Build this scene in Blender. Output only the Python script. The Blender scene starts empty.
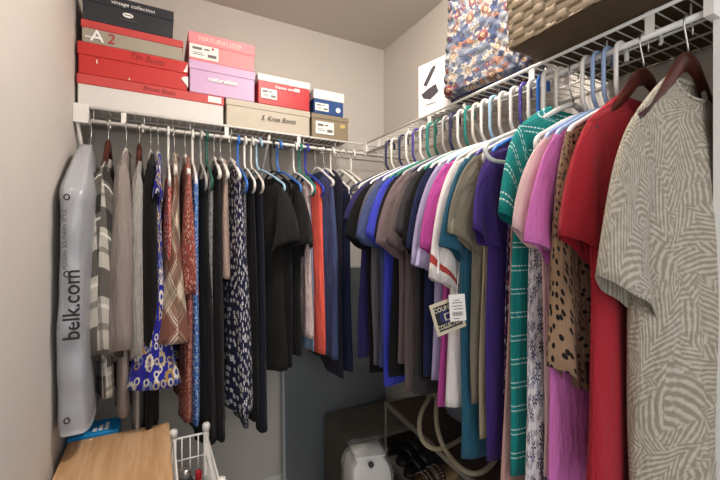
import bpy, math, random
from mathutils import Vector, Matrix
S = bpy.context.scene
COL = S.collection
PI = math.pi
rnd = random.Random(7)

# ------------------------------------------------------------------ camera
H = 1.30
FOC = 380.0
YAW = math.radians(28.2)
Fx, Fy = math.sin(YAW), math.cos(YAW)
Rx, Ry = Fy, -Fx
def ray(u, v):
    k = (u-360)/FOC
    return Vector((Fx+k*Rx, Fy+k*Ry, (240-v)/FOC))
def at_d(u, v, d): return Vector((0, 0, H))+ray(u, v)*d
cam = bpy.data.cameras.new('camera'); cam.lens = 19.0; cam.sensor_width = 36.0; cam.clip_start = .02
co = bpy.data.objects.new('camera', cam); COL.objects.link(co)
co.location = (0, 0, H); co.rotation_euler = (PI/2, 0, -YAW); S.camera = co

XL, XR, YB, ZC = -.254, 1.205, 1.945, 2.44      # closet shell
LIPY, LIPX = 1.636, .90                          # shelf front edges
ZS, ZR = 1.772, 1.722                            # shelf top, rod

# ------------------------------------------------------------------ materials
def lin(h):
    if isinstance(h, (tuple, list)): return (*h, 1) if len(h) == 3 else tuple(h)
    h = h.lstrip('#'); o = []
    for i in (0, 2, 4):
        c = int(h[i:i+2], 16)/255
        o.append(c/12.92 if c <= .04045 else ((c+.055)/1.055)**2.4)
    return (*o, 1)
class NT:
    def __init__(s, name):
        s.m = bpy.data.materials.new(name); s.m.use_nodes = True
        s.t = s.m.node_tree; s.b = s.t.nodes['Principled BSDF']
    def n(s, ty, **kw):
        x = s.t.nodes.new(ty)
        for k, v in kw.items(): setattr(x, k, v)
        return x
    def put(s, sock, v):
        if hasattr(v, 'links'): s.t.links.new(v, sock)
        else: sock.default_value = v
    def uv(s, sx=1, sy=1, rot=0, obj=False):
        tc = s.n('ShaderNodeTexCoord'); mp = s.n('ShaderNodeMapping')
        s.t.links.new(tc.outputs['Object' if obj else 'UV'], mp.inputs[0])
        mp.inputs['Scale'].default_value = (sx, sy, sx if obj else 1); mp.inputs['Rotation'].default_value = (0, 0, rot)
        return mp.outputs[0]
    def math(s, op, a, b=0.0, c=0.0, clamp=False):
        x = s.n('ShaderNodeMath', operation=op); x.use_clamp = clamp
        s.put(x.inputs[0], a); s.put(x.inputs[1], b); s.put(x.inputs[2], c)
        return x.outputs[0]
    def vm(s, op, a, b=(0, 0, 0)):
        x = s.n('ShaderNodeVectorMath', operation=op); s.put(x.inputs[0], a); s.put(x.inputs[1], b)
        return x.outputs['Value'] if op in ('LENGTH', 'DOT_PRODUCT') else x.outputs[0]
    def sep(s, v):
        x = s.n('ShaderNodeSeparateXYZ'); s.put(x.inputs[0], v); return x.outputs[0], x.outputs[1], x.outputs[2]
    def mix(s, f, a, b, mode='MIX'):
        x = s.n('ShaderNodeMix', data_type='RGBA', blend_type=mode)
        s.put(x.inputs[0], f); s.put(x.inputs[6], lin(a) if isinstance(a, (str, tuple)) else a)
        s.put(x.inputs[7], lin(b) if isinstance(b, (str, tuple)) else b)
        return x.outputs[2]
    def noise(s, vec, scale, detail=2, rough=.5, color=False):
        x = s.n('ShaderNodeTexNoise'); s.put(x.inputs['Vector'], vec); x.inputs['Scale'].default_value = scale
        x.inputs['Detail'].default_value = detail; x.inputs['Roughness'].default_value = rough
        return x.outputs[1 if color else 0]
    def voro(s, vec, scale=1, feature='F1', rand=1.0):
        x = s.n('ShaderNodeTexVoronoi', feature=feature, voronoi_dimensions='2D')
        s.put(x.inputs['Vector'], vec); x.inputs['Scale'].default_value = scale; x.inputs['Randomness'].default_value = rand
        return x
    def step(s, a, lo, hi):
        x = s.n('ShaderNodeMapRange', interpolation_type='SMOOTHSTEP'); s.put(x.inputs[0], a)
        s.put(x.inputs[1], lo); s.put(x.inputs[2], hi); return x.outputs[0]
    def ramp(s, f, cols):
        x = s.n('ShaderNodeValToRGB'); s.put(x.inputs[0], f); cr = x.color_ramp; cr.interpolation = 'CONSTANT'
        while len(cr.elements) < len(cols): cr.elements.new(.5)
        for i, c in enumerate(cols):
            cr.elements[i].position = i/len(cols); cr.elements[i].color = lin(c)
        return x.outputs[0]
    def bump(s, h, strength=.2, dist=.002):
        x = s.n('ShaderNodeBump'); x.inputs['Strength'].default_value = strength; x.inputs['Distance'].default_value = dist
        s.put(x.inputs['Height'], h); s.t.links.new(x.outputs[0], s.b.inputs['Normal'])
    def done(s, col, rough=.6, metal=0, spec=.4):
        s.put(s.b.inputs['Base Color'], lin(col) if isinstance(col, (str, tuple)) else col)
        s.b.inputs['Roughness'].default_value = rough; s.b.inputs['Metallic'].default_value = metal
        s.b.inputs['Specular IOR Level'].default_value = spec
        return s.m
CACHE = {}
def solid(name, col, rough=.5, metal=0, spec=.4, var=.0, bump=0, bscale=60):
    if name in CACHE: return CACHE[name]
    N = NT(name); c = lin(col)
    v = N.uv(obj=True)
    f = N.noise(v, 9, 4)
    dark = tuple(x*(1-var) for x in c[:3])+(1,)
    cc = N.mix(f, dark, c) if var else c
    if bump: N.bump(N.noise(v, bscale, 4), bump)
    CACHE[name] = N.done(cc, rough, metal, spec); return CACHE[name]
def cloth_finish(N, col, rough=.9, weave=700, strength=.25):
    uvv = N.uv()
    fol = N.noise(N.uv(13, 4.5), 1.6, 3, .55)
    w = N.noise(uvv, weave, 2)
    h = N.math('ADD', N.math('MULTIPLY', fol, 4.0), N.math('MULTIPLY', w, .25))
    N.bump(h, strength*2.2, .013)
    N.b.inputs['Sheen Weight'].default_value = .05
    N.b.inputs['Sheen Roughness'].default_value = .5
    return N.done(col, rough, 0, .2)
def cloth(name, col, heather=.12, hs=260, rough=.9):
    if name in CACHE: return CACHE[name]
    N = NT(name); c = lin(col); d = tuple(x*(1-heather) for x in c[:3])+(1,)
    cc = N.mix(N.noise(N.uv(1, .6), hs, 3, .7), d, c)
    CACHE[name] = cloth_finish(N, cc, rough); return CACHE[name]
def flowers(N, vec, scale, petals, r0, amp, palette, centre, rc=.1, rand=.85, soft=.03):
    """returns colour, mask of flowers laid out on vec"""
    v = N.vm('MULTIPLY', vec, (scale, scale, 0))
    vo = N.voro(v, 1, rand=rand)
    d = N.vm('SUBTRACT', v, vo.outputs['Position'])
    x, y, _ = N.sep(d)
    r = N.vm('LENGTH', d)
    cr, cg, cb = N.sep(vo.outputs['Color'])
    a = N.math('ARCTAN2', y, x)
    th = N.math('MULTIPLY_ADD', N.math('COSINE', N.math('MULTIPLY_ADD', a, petals, N.math('MULTIPLY', cg, 6.28))), amp, r0)
    m = N.step(N.math('SUBTRACT', th, r), -soft, soft)
    col = N.ramp(cr, palette)
    mc = N.step(r, rc+soft, rc-soft) if False else N.math('LESS_THAN', r, rc)
    col = N.mix(mc, col, centre)
    return col, m, r, cb
def floral(name, bg, bg2, scale, palette, centre, petals=5, r0=.32, amp=.09, layers=1, rc=.09, rand=.9):
    if name in CACHE: return CACHE[name]
    N = NT(name); uvv = N.uv()
    wob = N.noise(uvv, scale*1.2, 2, color=True)
    vec = N.vm('ADD', uvv, N.vm('MULTIPLY', N.vm('SUBTRACT', wob, (.5, .5, .5)), (.25/scale, .25/scale, 0)))
    base = N.mix(N.step(N.noise(uvv, scale*2.2, 3), .48, .55), bg, bg2)
    for L in range(layers):
        off = N.vm('ADD', vec, (.37*L, .73*L, 0))
        pal = palette if L == 0 else palette[::-1]
        c, m, r, cb = flowers(N, off, scale*(1.7 if L else 1), petals+L, r0*(.8 if L else 1), amp, pal, centre, rc, rand)
        base = N.mix(m, base, c)
    CACHE[name] = cloth_finish(N, base); return CACHE[name]
def dots(name, bg, fg, scale, r=.3, sy=1.0, rand=.8, heather=True):
    if name in CACHE: return CACHE[name]
    N = NT(name); uvv = N.uv(1, sy)
    vo = N.voro(uvv, scale, rand=rand)
    wob = N.noise(uvv, scale*1.5, 2)
    m = N.step(N.math('ADD', vo.outputs['Distance'], N.math('MULTIPLY_ADD', wob, .22, -.11)), r+.03, r-.03)
    m = N.math('SUBTRACT', 1, N.step(N.math('ADD', vo.outputs['Distance'], N.math('MULTIPLY_ADD', wob, .22, -.11)), r-.03, r+.03))
    CACHE[name] = cloth_finish(N, N.mix(m, bg, fg)); return CACHE[name]
def plaid(name, base, cols, per, rot=0.0, line=None):
    """cols: list of (start, width, colour, strength) of bands as share of the repeat"""
    if name in CACHE: return CACHE[name]
    N = NT(name); uvv = N.uv(1/per, 1/per, rot); x, y, _ = N.sep(uvv)
    fx, fy = N.math('FRACT', N.math('ADD', x, 50)), N.math('FRACT', N.math('ADD', y, 50))
    c = lin(base)
    for (st, wd, cc, sg) in cols:
        for f in (fx, fy):
            m = N.math('LESS_THAN', N.math('ABSOLUTE', N.math('SUBTRACT', f, st+wd/2)), wd/2)
            c = N.mix(N.math('MULTIPLY', m, sg), c, cc)
    c = N.mix(N.math('MULTIPLY', N.noise(N.uv(), 220, 3), .25), c, (.03, .03, .03))
    CACHE[name] = cloth_finish(N, c); return CACHE[name]
def leafprint(name, bg, fg):
    if name in CACHE: return CACHE[name]
    N = NT(name); uvv = N.uv()
    wob = N.noise(uvv, 9, 2, color=True)
    uvw = N.vm('ADD', uvv, N.vm('MULTIPLY', N.vm('SUBTRACT', wob, (.5, .5, .5)), (.018, .018, 0)))
    out = lin(bg)
    for L, sc in enumerate((4.6, 5.0, 5.4, 4.4, 5.0, 4.7, 5.2, 4.9)):
        v = N.vm('MULTIPLY', N.vm('ADD', uvw, (.31*L, .57*L, 0)), (sc, sc, 0)); vo = N.voro(v, 1, rand=1)
        x, y, _ = N.sep(N.vm('SUBTRACT', v, vo.outputs['Position']))
        cr, cg, cb = N.sep(vo.outputs['Color'])
        th = N.math('MULTIPLY', cr, 6.28); ct, sn = N.math('COSINE', th), N.math('SINE', th)
        p = N.math('ADD', N.math('MULTIPLY', x, ct), N.math('MULTIPLY', y, sn))
        q = N.math('ADD', N.math('SUBTRACT', N.math('MULTIPLY', y, ct), N.math('MULTIPLY', x, sn)), N.math('MULTIPLY', N.math('MULTIPLY', p, p), .35))
        aq = N.math('ABSOLUTE', q)
        ph = N.math('ADD', N.math('MULTIPLY', p, 80), N.math('ADD', N.math('MULTIPLY', aq, -140), N.math('MULTIPLY', N.math('MULTIPLY', aq, aq), 120)))
        rough = N.math('MULTIPLY_ADD', N.noise(uvv, 75, 4), 4.2, -2.1)
        bar = N.step(N.math('ADD', N.math('SINE', ph), rough), -.6, 1.0)
        lim = N.math('MULTIPLY', N.math('SUBTRACT', .23, N.math('MULTIPLY', N.math('MULTIPLY', p, p), .87)), 1.0)
        env = N.step(N.math('SUBTRACT', lim, N.math('ADD', aq, N.math('MULTIPLY', rough, .06))), 0, .03)
        if L: out = N.mix(N.math('MULTIPLY', env, .85), out, bg)
        else: env = 1.0
        out = N.mix(N.math('MULTIPLY', N.math('MULTIPLY', bar, env), .76), out, fg)
    CACHE[name] = cloth_finish(N, out); return CACHE[name]
def dashes(name, bg, fg, vper=.045, rows=2):
    if name in CACHE: return CACHE[name]
    N = NT(name); x, y, _ = N.sep(N.uv())
    fy = N.math('FRACT', N.math('ADD', N.math('DIVIDE', y, vper), 50))
    m = 0.0
    for k in range(rows):
        mm = N.math('LESS_THAN', N.math('ABSOLUTE', N.math('SUBTRACT', fy, .3+.2*k)), .028)
        fx = N.math('FRACT', N.math('MULTIPLY_ADD', x, 1/.0145, 50+.5*k))
        mm = N.math('MULTIPLY', mm, N.math('LESS_THAN', fx, .68))
        m = N.math('MAXIMUM', m, mm)
    c = N.mix(N.noise(N.uv(), 90, 3), tuple(k*.8 for k in lin(bg)[:3]), bg)
    CACHE[name] = cloth_finish(N, N.mix(m, c, fg)); return CACHE[name]
def streak(name, a, b, sx, sy, lo=.45, hi=.55, c3=None):
    if name in CACHE: return CACHE[name]
    N = NT(name)
    f = N.step(N.noise(N.uv(sx, sy), 1, 4, .7), lo, hi)
    c = N.mix(f, a, b)
    if c3: c = N.mix(N.step(N.noise(N.uv(sx*.5, sy*.5), 1.3, 3), .56, .6), c, c3)
    CACHE[name] = cloth_finish(N, c); return CACHE[name]
def banded(name, base, band, v0, v1):
    """one stripe round a sleeve, placed by the distance along it"""
    if name in CACHE: return CACHE[name]
    N = NT(name); x, y, _ = N.sep(N.uv())
    m = N.math('MULTIPLY', N.math('GREATER_THAN', y, v0), N.math('LESS_THAN', y, v1))
    CACHE[name] = cloth_finish(N, N.mix(m, base, band)); return CACHE[name]
def wood(name, a, b, sx=3, sy=40, rough=.45, axis_rot=0):
    if name in CACHE: return CACHE[name]
    N = NT(name); v = N.uv(obj=True)
    mp = N.n('ShaderNodeMapping'); N.put(mp.inputs[0], v); mp.inputs['Scale'].default_value = (sx, sy, sx)
    mp.inputs['Rotation'].default_value = (0, 0, axis_rot)
    f = N.noise(mp.outputs[0], 1.5, 5, .6)
    N.bump(f, .08)
    CACHE[name] = N.done(N.mix(N.step(f, .3, .7), a, b), rough); return CACHE[name]

# ------------------------------------------------------------------ mesh builder
class MB:
    def __init__(s): s.v = []; s.f = []; s.uv = []; s.sm = []
    def face(s, ids, uv=None, smooth=True):
        s.f.append(tuple(ids)); s.uv.append(uv); s.sm.append(smooth)
    def add(s, pts, faces, smooth=False, uvs=None):
        b = len(s.v); s.v += [tuple(p) for p in pts]
        for i, f in enumerate(faces): s.face([b+k for k in f], uvs[i] if uvs else None, smooth)
    def box(s, a, b, M=None):
        (x0, y0, z0), (x1, y1, z1) = a, b
        p = [Vector(q) for q in ((x0,y0,z0),(x1,y0,z0),(x1,y1,z0),(x0,y1,z0),(x0,y0,z1),(x1,y0,z1),(x1,y1,z1),(x0,y1,z1))]
        if M: p = [M@q for q in p]
        s.add(p, [(0,3,2,1),(4,5,6,7),(0,1,5,4),(1,2,6,5),(2,3,7,6),(3,0,4,7)])
    def rbox(s, a, b, r=.003, M=None):
        """box with chamfered edges"""
        (x0, y0, z0), (x1, y1, z1) = a, b
        rings = []
        def ring(z, i):
            X0, X1, Y0, Y1 = x0+i, x1-i, y0+i, y1-i; c = r
            return [(X0+c,Y0,z),(X1-c,Y0,z),(X1,Y0+c,z),(X1,Y1-c,z),(X1-c,Y1,z),(X0+c,Y1,z),(X0,Y1-c,z),(X0,Y0+c,z)]
        for z, i in ((z0, r), (z0+r, 0), (z1-r, 0), (z1, r)): rings.append(ring(z, i))
        pts = [Vector(p) for R in rings for p in R]
        if M: pts = [M@p for p in pts]
        fs = [tuple(range(7, -1, -1)), tuple(range(24, 32))]
        for k in range(3):
            for i in range(8):
                j = (i+1) % 8; fs.append((k*8+i, k*8+j, k*8+8+j, k*8+8+i))
        s.add(pts, fs)
    def tube(s, path, r, n=8, cap=True, radii=None, closed=False, ell=1.0):
        P = [Vector(p) for p in path]; L = len(P); b = len(s.v)
        up = None
        for i, p in enumerate(P):
            if closed: t = P[(i+1) % L]-P[i-1]
            else: t = P[min(i+1, L-1)]-P[max(i-1, 0)]
            if t.length < 1e-9: t = Vector((0, 0, 1))
            t.normalize()
            if up is None:
                up = Vector((0, 0, 1)) if abs(t.z) < .9 else Vector((1, 0, 0))
                if abs(t.y) < .3 and abs(t.z) >= .9: up = Vector((0, 1, 0))
            a = up-t*up.dot(t)
            if a.length < 1e-6: a = t.orthogonal()
            a.normalize(); c = t.cross(a); up = a
            rr = radii[i] if radii else r
            for k in range(n):
                th = 2*PI*k/n; s.v.append(tuple(p+(a*math.cos(th)*ell+c*math.sin(th))*rr))
        m = L if closed else L-1
        for i in range(m):
            for k in range(n):
                q = (k+1) % n; i2 = (i+1) % L
                s.face((b+i*n+k, b+i*n+q, b+i2*n+q, b+i2*n+k),
                       ((k/n*.03, i*.01), ((k+1)/n*.03, i*.01), ((k+1)/n*.03, (i+1)*.01), (k/n*.03, (i+1)*.01)))
        if cap and not closed:
            s.face([b+k for k in range(n)][::-1]); s.face([b+(L-1)*n+k for k in range(n)])
    def prism(s, poly, d0, d1, M=None):
        """poly in x,z extruded along y d0..d1"""
        n = len(poly)
        pts = [Vector((x, d0, z)) for x, z in poly]+[Vector((x, d1, z)) for x, z in poly]
        if M: pts = [M@p for p in pts]
        fs = [tuple(range(n)), tuple(range(2*n-1, n-1, -1))]
        for i in range(n):
            j = (i+1) % n; fs.append((i, n+i, n+j, j))
        s.add(pts, fs)
    def build(s, name, mat, parent=None, M=None):
        me = bpy.data.meshes.new(name)
        vs = s.v if M is None else [tuple(M@Vector(p)) for p in s.v]
        me.from_pydata(vs, [], s.f)
        ul = me.uv_layers.new(name='UVMap'); k = 0
        for f, u in zip(s.f, s.uv):
            for i in range(len(f)):
                if u: ul.data[k].uv = u[i]
                else:
                    p = vs[f[i]]; ul.data[k].uv = (p[0]+p[1]*.7, p[2]+p[1]*.3)
                k += 1
        me.polygons.foreach_set('use_smooth', s.sm)
        me.materials.append(mat); me.update()
        o = bpy.data.objects.new(name, me); COL.objects.link(o)
        if parent: o.parent = parent
        return o
def tag(o, label=None, cat=None, group=None, kind=None):
    if label: o['label'] = label
    if cat: o['category'] = cat
    if group: o['group'] = group
    if kind: o['kind'] = kind
    return o
def empty(name, label, cat, loc=(0, 0, 0), rz=0, group=None):
    o = bpy.data.objects.new(name, None); COL.objects.link(o)
    o.empty_display_size = .05; o.location = loc; o.rotation_euler = (0, 0, rz)
    return tag(o, label, cat, group)
def struct(name, mb, mat): return tag(mb.build(name, mat), kind='structure')
def text(body, size, mat, parent, M, name='lettering', sx=1.0, shear=0, extrude=.0003, align='CENTER', weight=0):
    cu = bpy.data.curves.new('t', 'FONT'); cu.body = body; cu.size = size; cu.align_x = align; cu.align_y = 'CENTER'
    cu.extrude = extrude; cu.shear = shear; cu.offset = weight; cu.resolution_u = 4
    t = bpy.data.objects.new('t', cu); COL.objects.link(t)
    dg = bpy.context.evaluated_depsgraph_get(); me = bpy.data.meshes.new_from_object(t.evaluated_get(dg))
    bpy.data.objects.remove(t); bpy.data.curves.remove(cu)
    me.transform(M@Matrix.Diagonal((sx, 1, 1, 1))); me.materials.clear(); me.materials.append(mat); me.name = name
    o = bpy.data.objects.new(name, me); COL.objects.link(o); o.parent = parent
    return o
def T(x, y, z): return Matrix.Translation((x, y, z))
def R(a, ax): return Matrix.Rotation(a, 4, ax)
FRONT = R(PI/2, 'X')      # text plane onto an x-z face that looks towards -y

# ------------------------------------------------------------------ setting
def wallmat(name, col, b=.06):
    N = NT(name); v = N.uv(obj=True)
    f = N.noise(v, 2.5, 3); c = lin(col); d = tuple(x*.96 for x in c[:3])
    N.bump(N.noise(v, 160, 3), b, .002)
    return N.done(N.mix(f, d, col), .75, 0, .25)
M_wall = wallmat('wall paint', '#d6cfc7'); M_ceil = wallmat('ceiling paint', '#d0c8bf', .1)
M_trim = solid('white trim paint', '#e9e6e1', .4)
M_floor = wallmat('carpet', '#8d857a', .8)
WT = .10
def wall(name, a, b):
    m = MB(); m.box(a, b); struct(name, m, M_wall)
wall('wall_left', (XL-WT, .19, 0), (XL, YB, ZC)); wall('wall_right', (XR, .19, 0), (XR+WT, YB, ZC))
wall('wall_back', (XL-WT, YB, 0), (XR+WT, YB+WT, ZC))
m = MB(); m.box((XL-WT, .19, ZC), (XR+WT, YB+WT, ZC+.08)); struct('ceiling', m, M_ceil)
m = MB(); m.box((XL-WT, -.6, -.08), (XR+WT, YB+WT, 0)); struct('floor', m, M_floor)
JX = .917
wall('wall_front', (JX+.014, .19, 0), (XR, .30, ZC))
m = MB(); m.box((JX, .185, 0), (JX+.014, .302, 2.06)); m.box((JX, .302, 0), (JX+.05, .314, 2.10)); struct('trim_1', m, M_trim)
m = MB(); m.box((XL, .19, 2.06), (JX+.014, .30, ZC)); struct('wall_header', m, M_wall)
def base(name, a, b, axis):
    m = MB(); m.rbox(a, b, .003); struct(name, m, M_trim)
base('baseboard_back', (XL, YB-.014, 0), (XR, YB, .085), 0)
base('baseboard_left', (XL, .31, 0), (XL+.014, YB-.014, .085), 1)
base('baseboard_right', (XR-.014, .31, 0), (XR, YB-.014, .085), 1)

# ------------------------------------------------------------------ light
W = bpy.data.worlds.new('world'); S.world = W; W.use_nodes = True
W.node_tree.nodes['Background'].inputs[0].default_value = (.93, .95, 1, 1); W.node_tree.nodes['Background'].inputs[1].default_value = .6
def area(name, loc, target, size, energy, col):
    l = bpy.data.lights.new(name, 'AREA'); l.size = size; l.energy = energy; l.color = col
    o = bpy.data.objects.new(name, l); COL.objects.link(o); o.location = loc
    o.rotation_euler = (Vector(target)-Vector(loc)).to_track_quat('-Z', 'Y').to_euler()
    return o
area('doorway_fill_light', (-.15, -1.5, 1.75), (.5, 1.3, 1.25), 1.3, 13, (1, .98, .95))  # added soft fill from behind the camera, not an actual window
cl = empty('ceiling_light', 'round flush ceiling lamp with frosted dome above the closet doorway', 'ceiling light', (.60, .74, ZC))
m = MB(); n = 32
prof = [(0, -.001), (.13, -.001), (.135, -.012), (.135, -.028)]
def lathe(mb, prof, n=32):
    b = len(mb.v)
    for r_, z in prof:
        for k in range(n): mb.v.append((r_*math.cos(2*PI*k/n), r_*math.sin(2*PI*k/n), z))
    for i in range(len(prof)-1):
        for k in range(n):
            q = (k+1) % n; mb.face((b+i*n+k, b+i*n+q, b+(i+1)*n+q, b+(i+1)*n+k), ((k/n,i*.1),((k+1)/n,i*.1),((k+1)/n,i*.1+.1),(k/n,i*.1+.1)))
lathe(m, prof); m.build('base', M_trim, cl)
N = NT('lamp glass'); N.b.inputs['Emission Color'].default_value = lin((1, .93, .84)); N.b.inputs['Emission Strength'].default_value = 88
M_glow = N.done('#ffffff', .4)
m = MB(); lathe(m, [(.128, -.029), (.124, -.045), (.105, -.066), (.07, -.082), (.03, -.089), (0, -.09)]); m.build('dome', M_glow, cl)

# ------------------------------------------------------------------ wire shelves
M_wire = solid('white coated wire', '#e6e2dc', .35)
def shelf(name, label, pt, a0, a1, w, joints, braces, a_skip=None):
    """pt(a, b, z): a along the shelf, b from the lip (0) to the wall (w)"""
    t = empty(name, label, 'shelf', pt(a0, w, ZS))
    inv = t.matrix_world.inverted() if False else Matrix.Translation(-Vector(pt(a0, w, ZS)))
    def B(mb, nm): return mb.build(nm, M_wire, t, inv)
    m = MB(); m.tube([pt(a0, 0, ZS-.003), pt(a1, 0, ZS-.003)], .0045, 8); B(m, 'front_rail')
    m = MB(); m.tube([pt(a0, .0, ZR), pt(a1, .0, ZR)], .0065, 12); B(m, 'hang_rod')
    m = MB()
    k = a0+.02
    while k < a1-.005:
        m.tube([pt(k, .0, ZS-.001), pt(k, w-.004, ZS-.001)], .0016, 5); k += .0262
    for b_, z_ in ((.10, -.004), (.2, -.004), (w-.006, -.004)): m.tube([pt(a0, b_, ZS+z_), pt(a1, b_, ZS+z_)], .0028, 6)
    B(m, 'wire_deck')
    m = MB(); m.tube([pt(a0, .035, ZR+.004), pt(a1, .035, ZR+.004)], .003, 6)
    k = a0+.05
    while k < a1: m.tube([pt(k, .035, ZR+.004), pt(k, .035, ZS-.003)], .002, 5); k += .16
    B(m, 'lower_rail')
    for a in joints:
        m = MB(); d = .008
        q = [pt(a-d, -.002, ZR-.004), pt(a+d, -.002, ZR-.004), pt(a+d, -.002, ZS+.002), pt(a-d, -.002, ZS+.002)]
        q2 = [pt(a-d, .003, ZR-.004), pt(a+d, .003, ZR-.004), pt(a+d, .003, ZS+.002), pt(a-d, .003, ZS+.002)]
        m.add(q+q2, [(0,1,2,3),(7,6,5,4),(0,4,5,1),(1,5,6,2),(2,6,7,3),(3,7,4,0)]); B(m, 'rod_support')
    for a in braces:
        m = MB(); m.tube([pt(a, .0, ZS-.02), pt(a, .02, ZS-.045), pt(a, w-.015, ZS-.33), pt(a, w-.002, ZS-.36)], .0055, 8); B(m, 'brace')
    k = a0+.1
    while k < a1-.02:
        m = MB(); m.tube([pt(k, .012, ZR+.012), pt(k, .03, ZR+.008), pt(k, .036, ZR-.006), pt(k, .03, ZR-.012)], .004, 6); B(m, 'rod_clip'); k += .105
    return t, B
ptB = lambda a, b, z: (a, LIPY+b, z)
ptR = lambda a, b, z: (LIPX+b, a, z)
sb, BB = shelf('wire_shelf', 'white wire shelf on the back wall loaded with shoe boxes', ptB, XL+.004, XR-.004, YB-LIPY, [-.105, .255, .565], [.432])
m = MB(); m.box((XL+.001, LIPY-.012, ZR-.012), (XL+.045, LIPY+.02, ZS+.004))
m.prism([(0, 0), (0, 0), (0, 0)], 0, 0) if False else None
m.box((XL+.001, LIPY+.02, ZS-.03), (XL+.01, YB-.005, ZS+.002)); BB(m, 'end_bracket')
m = MB(); m.tube([(XL+.012, LIPY, ZR-.01), (XL+.012, YB-.012, ZR-.30)], .006, 8); BB(m, 'brace')
sr, BR = shelf('wire_shelf', 'white wire shelf along the right wall under the basket', ptR, .304, LIPY-.012, XR-LIPX, [.41, .69, 1.13, 1.50], [.95])
m = MB(); m.box((LIPX-.006, LIPY-.03, ZR-.012), (LIPX+.012, LIPY-.008, ZS+.004)); BR(m, 'corner_bracket')
m = MB(); m.box((LIPX-.012, .303, ZR-.012), (LIPX+.03, .318, ZS+.004)); BR(m, 'end_bracket')

# ------------------------------------------------------------------ shoe boxes
M_ink = solid('black ink', '#2b2624', .6); M_white = solid('white card', '#efebe6', .55, var=.04); M_print = solid('white print', '#f6f3f0', .5)
M_greyprint = solid('grey print', '#6d6763', .6)
YF = LIPY+.010
def shoebox(label, x0, x1, z0, zl, z1, body, lid, depth=.27, over=.003, yf=YF, nm='shoe_box'):
    t = empty(nm, label, 'box', ((x0+x1)/2, yf+depth/2, z0), 0, 'shoe boxes on the back shelf')
    I = Matrix.Translation((-(x0+x1)/2, -(yf+depth/2), -z0))
    m = MB(); m.rbox((x0+over, yf+over, z0), (x1-over, yf+depth-over, z1-.004), .002); b = m.build('box_body', body, t, I)
    m = MB(); m.rbox((x0, yf, zl), (x1, yf+depth, z1), .002); m.build('lid', lid, t, I)
    return t, I, yf
def sticker(t, I, yf, x0, x1, z0, z1, lines=True, mat=None):
    m = MB(); m.box((x0, yf-.0006, z0), (x1, yf+.004, z1)); st = m.build('label_sticker', mat or M_white, t, I)
    if lines:
        m = MB(); w = x1-x0; h = z1-z0
        for (a, b, c, d) in ((.1,.42,.62,.8),(.5,.68,.66,.78),(.12,.5,.25,.3),(.12,.44,.38,.42),(.62,.92,.18,.4)):
            m.box((x0+w*a, yf-.001, z0+h*c), (x0+w*b, yf-.0005, z0+h*d))
        m.build('printed_lines', M_greyprint, st, I)
def lett(t, I, body, x, yf, z, size, mat, sx=1, shear=0, weight=0, tilt=0, nm='lettering'):
    return text(body, size, mat, t, I@T(x, yf-.0008, z)@FRONT@R(tilt, 'Z'), nm, sx, shear, .0003, 'CENTER', weight)
card_red = solid('red card', '#c8332f', .45, var=.12); card_red2 = solid('coral red card', '#c94a48', .45, var=.08)
card_white = solid('whitish card', '#dcd8d3', .5, var=.05); card_greige = solid('greige card', '#a59c8c', .55, var=.05)
card_black = solid('charcoal card', '#33343a', .4, var=.12); card_lilac = solid('lilac card', '#cfa9cc', .45, var=.05)
card_pink = solid('salmon pink card', '#ee8f92', .5, var=.05); card_pinklid = solid('pink lid card', '#f08e95', .5)
card_beige = solid('beige card', '#c4b8a6', .5, var=.07); card_navy = solid('blue card', '#234a86', .45, var=.05)
card_tan = solid('tan card', '#8f7f68', .55, var=.06); card_bred = solid('bright red card', '#c3242c', .4, var=.06)
t, I, y = shoebox('wide white boot box with red lid, lowest of the left stack', -.247, .247, ZS+.004, 1.853, 1.889, card_white, card_red2)
lett(t, I, 'Brown Boots', .01, y, 1.871, .024, solid('brown marker', '#7d1f1c', .6), .85, .4, 0, -.03, 'handwriting')
sticker(t, I, y, .185, .236, 1.860, 1.884, False)
t, I, y = shoebox('all red shoe box with scuffed white corner, second in left stack', -.245, .111, 1.890, 1.957, 2.003, card_red, card_red)
lett(t, I, 'Tan Boots', -.03, y, 1.982, .034, solid('brown marker', '#7d1f1c', .6), .8, .3, 0, -.06, 'handwriting')
m = MB(); yy = y-.001
m.add([(.111, yy, 1.902), (.111, yy, 1.946), (.094, yy, 1.942), (.086, yy, 1.934), (.100, yy, 1.917)], [(0,1,2,3,4)][::-1]); m.add([(.110, yy, 1.998), (.108, yy, 1.962), (.094, yy, 1.962), (.100, yy, 1.974)], [(0,1,2,3)])
m.add([(-.19, yy, 1.946), (-.186, yy, 1.946), (-.185, yy, 1.934), (-.188, yy, 1.930)], [(0,1,2,3)]); m.add([(-.09, yy, 1.9), (-.086, yy, 1.9), (-.085, yy, 1.893), (-.09, yy, 1.893)], [(0,1,2,3)])
m.build('scuffed_corner', M_white, t, I)
t, I, y = shoebox('greige shoe box with red lid and big white lettering', -.235, .094, 2.004, 2.055, 2.083, card_greige, card_red2)
lett(t, I, 'A', -.187, y, 2.029, .058, M_print, 1.05, .0, .0006); lett(t, I, '2', -.145, y, 2.029, .05, solid('red print', '#b2373a', .5), 1.05, .1)
m = MB(); m.box((-.222, y-.001, 2.021), (-.17, y-.0004, 2.025)); m.build('underline', M_print, t, I)
t, I, y = shoebox('charcoal black shoe box with white oval mark, topmost of left stack', -.233, .060, 2.084, 2.152, 2.189, card_black, card_black)
lett(t, I, 'vintage collection', -.075, y, 2.168, .019, M_print, 1.05, .2)
m = MB(); m.prism([(-.092+.017*math.cos(q*PI/12), 2.131+.0085*math.sin(q*PI/12)) for q in range(24)], y-.001, y+.002); ov = m.build('oval_mark', M_print, t, I)
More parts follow.
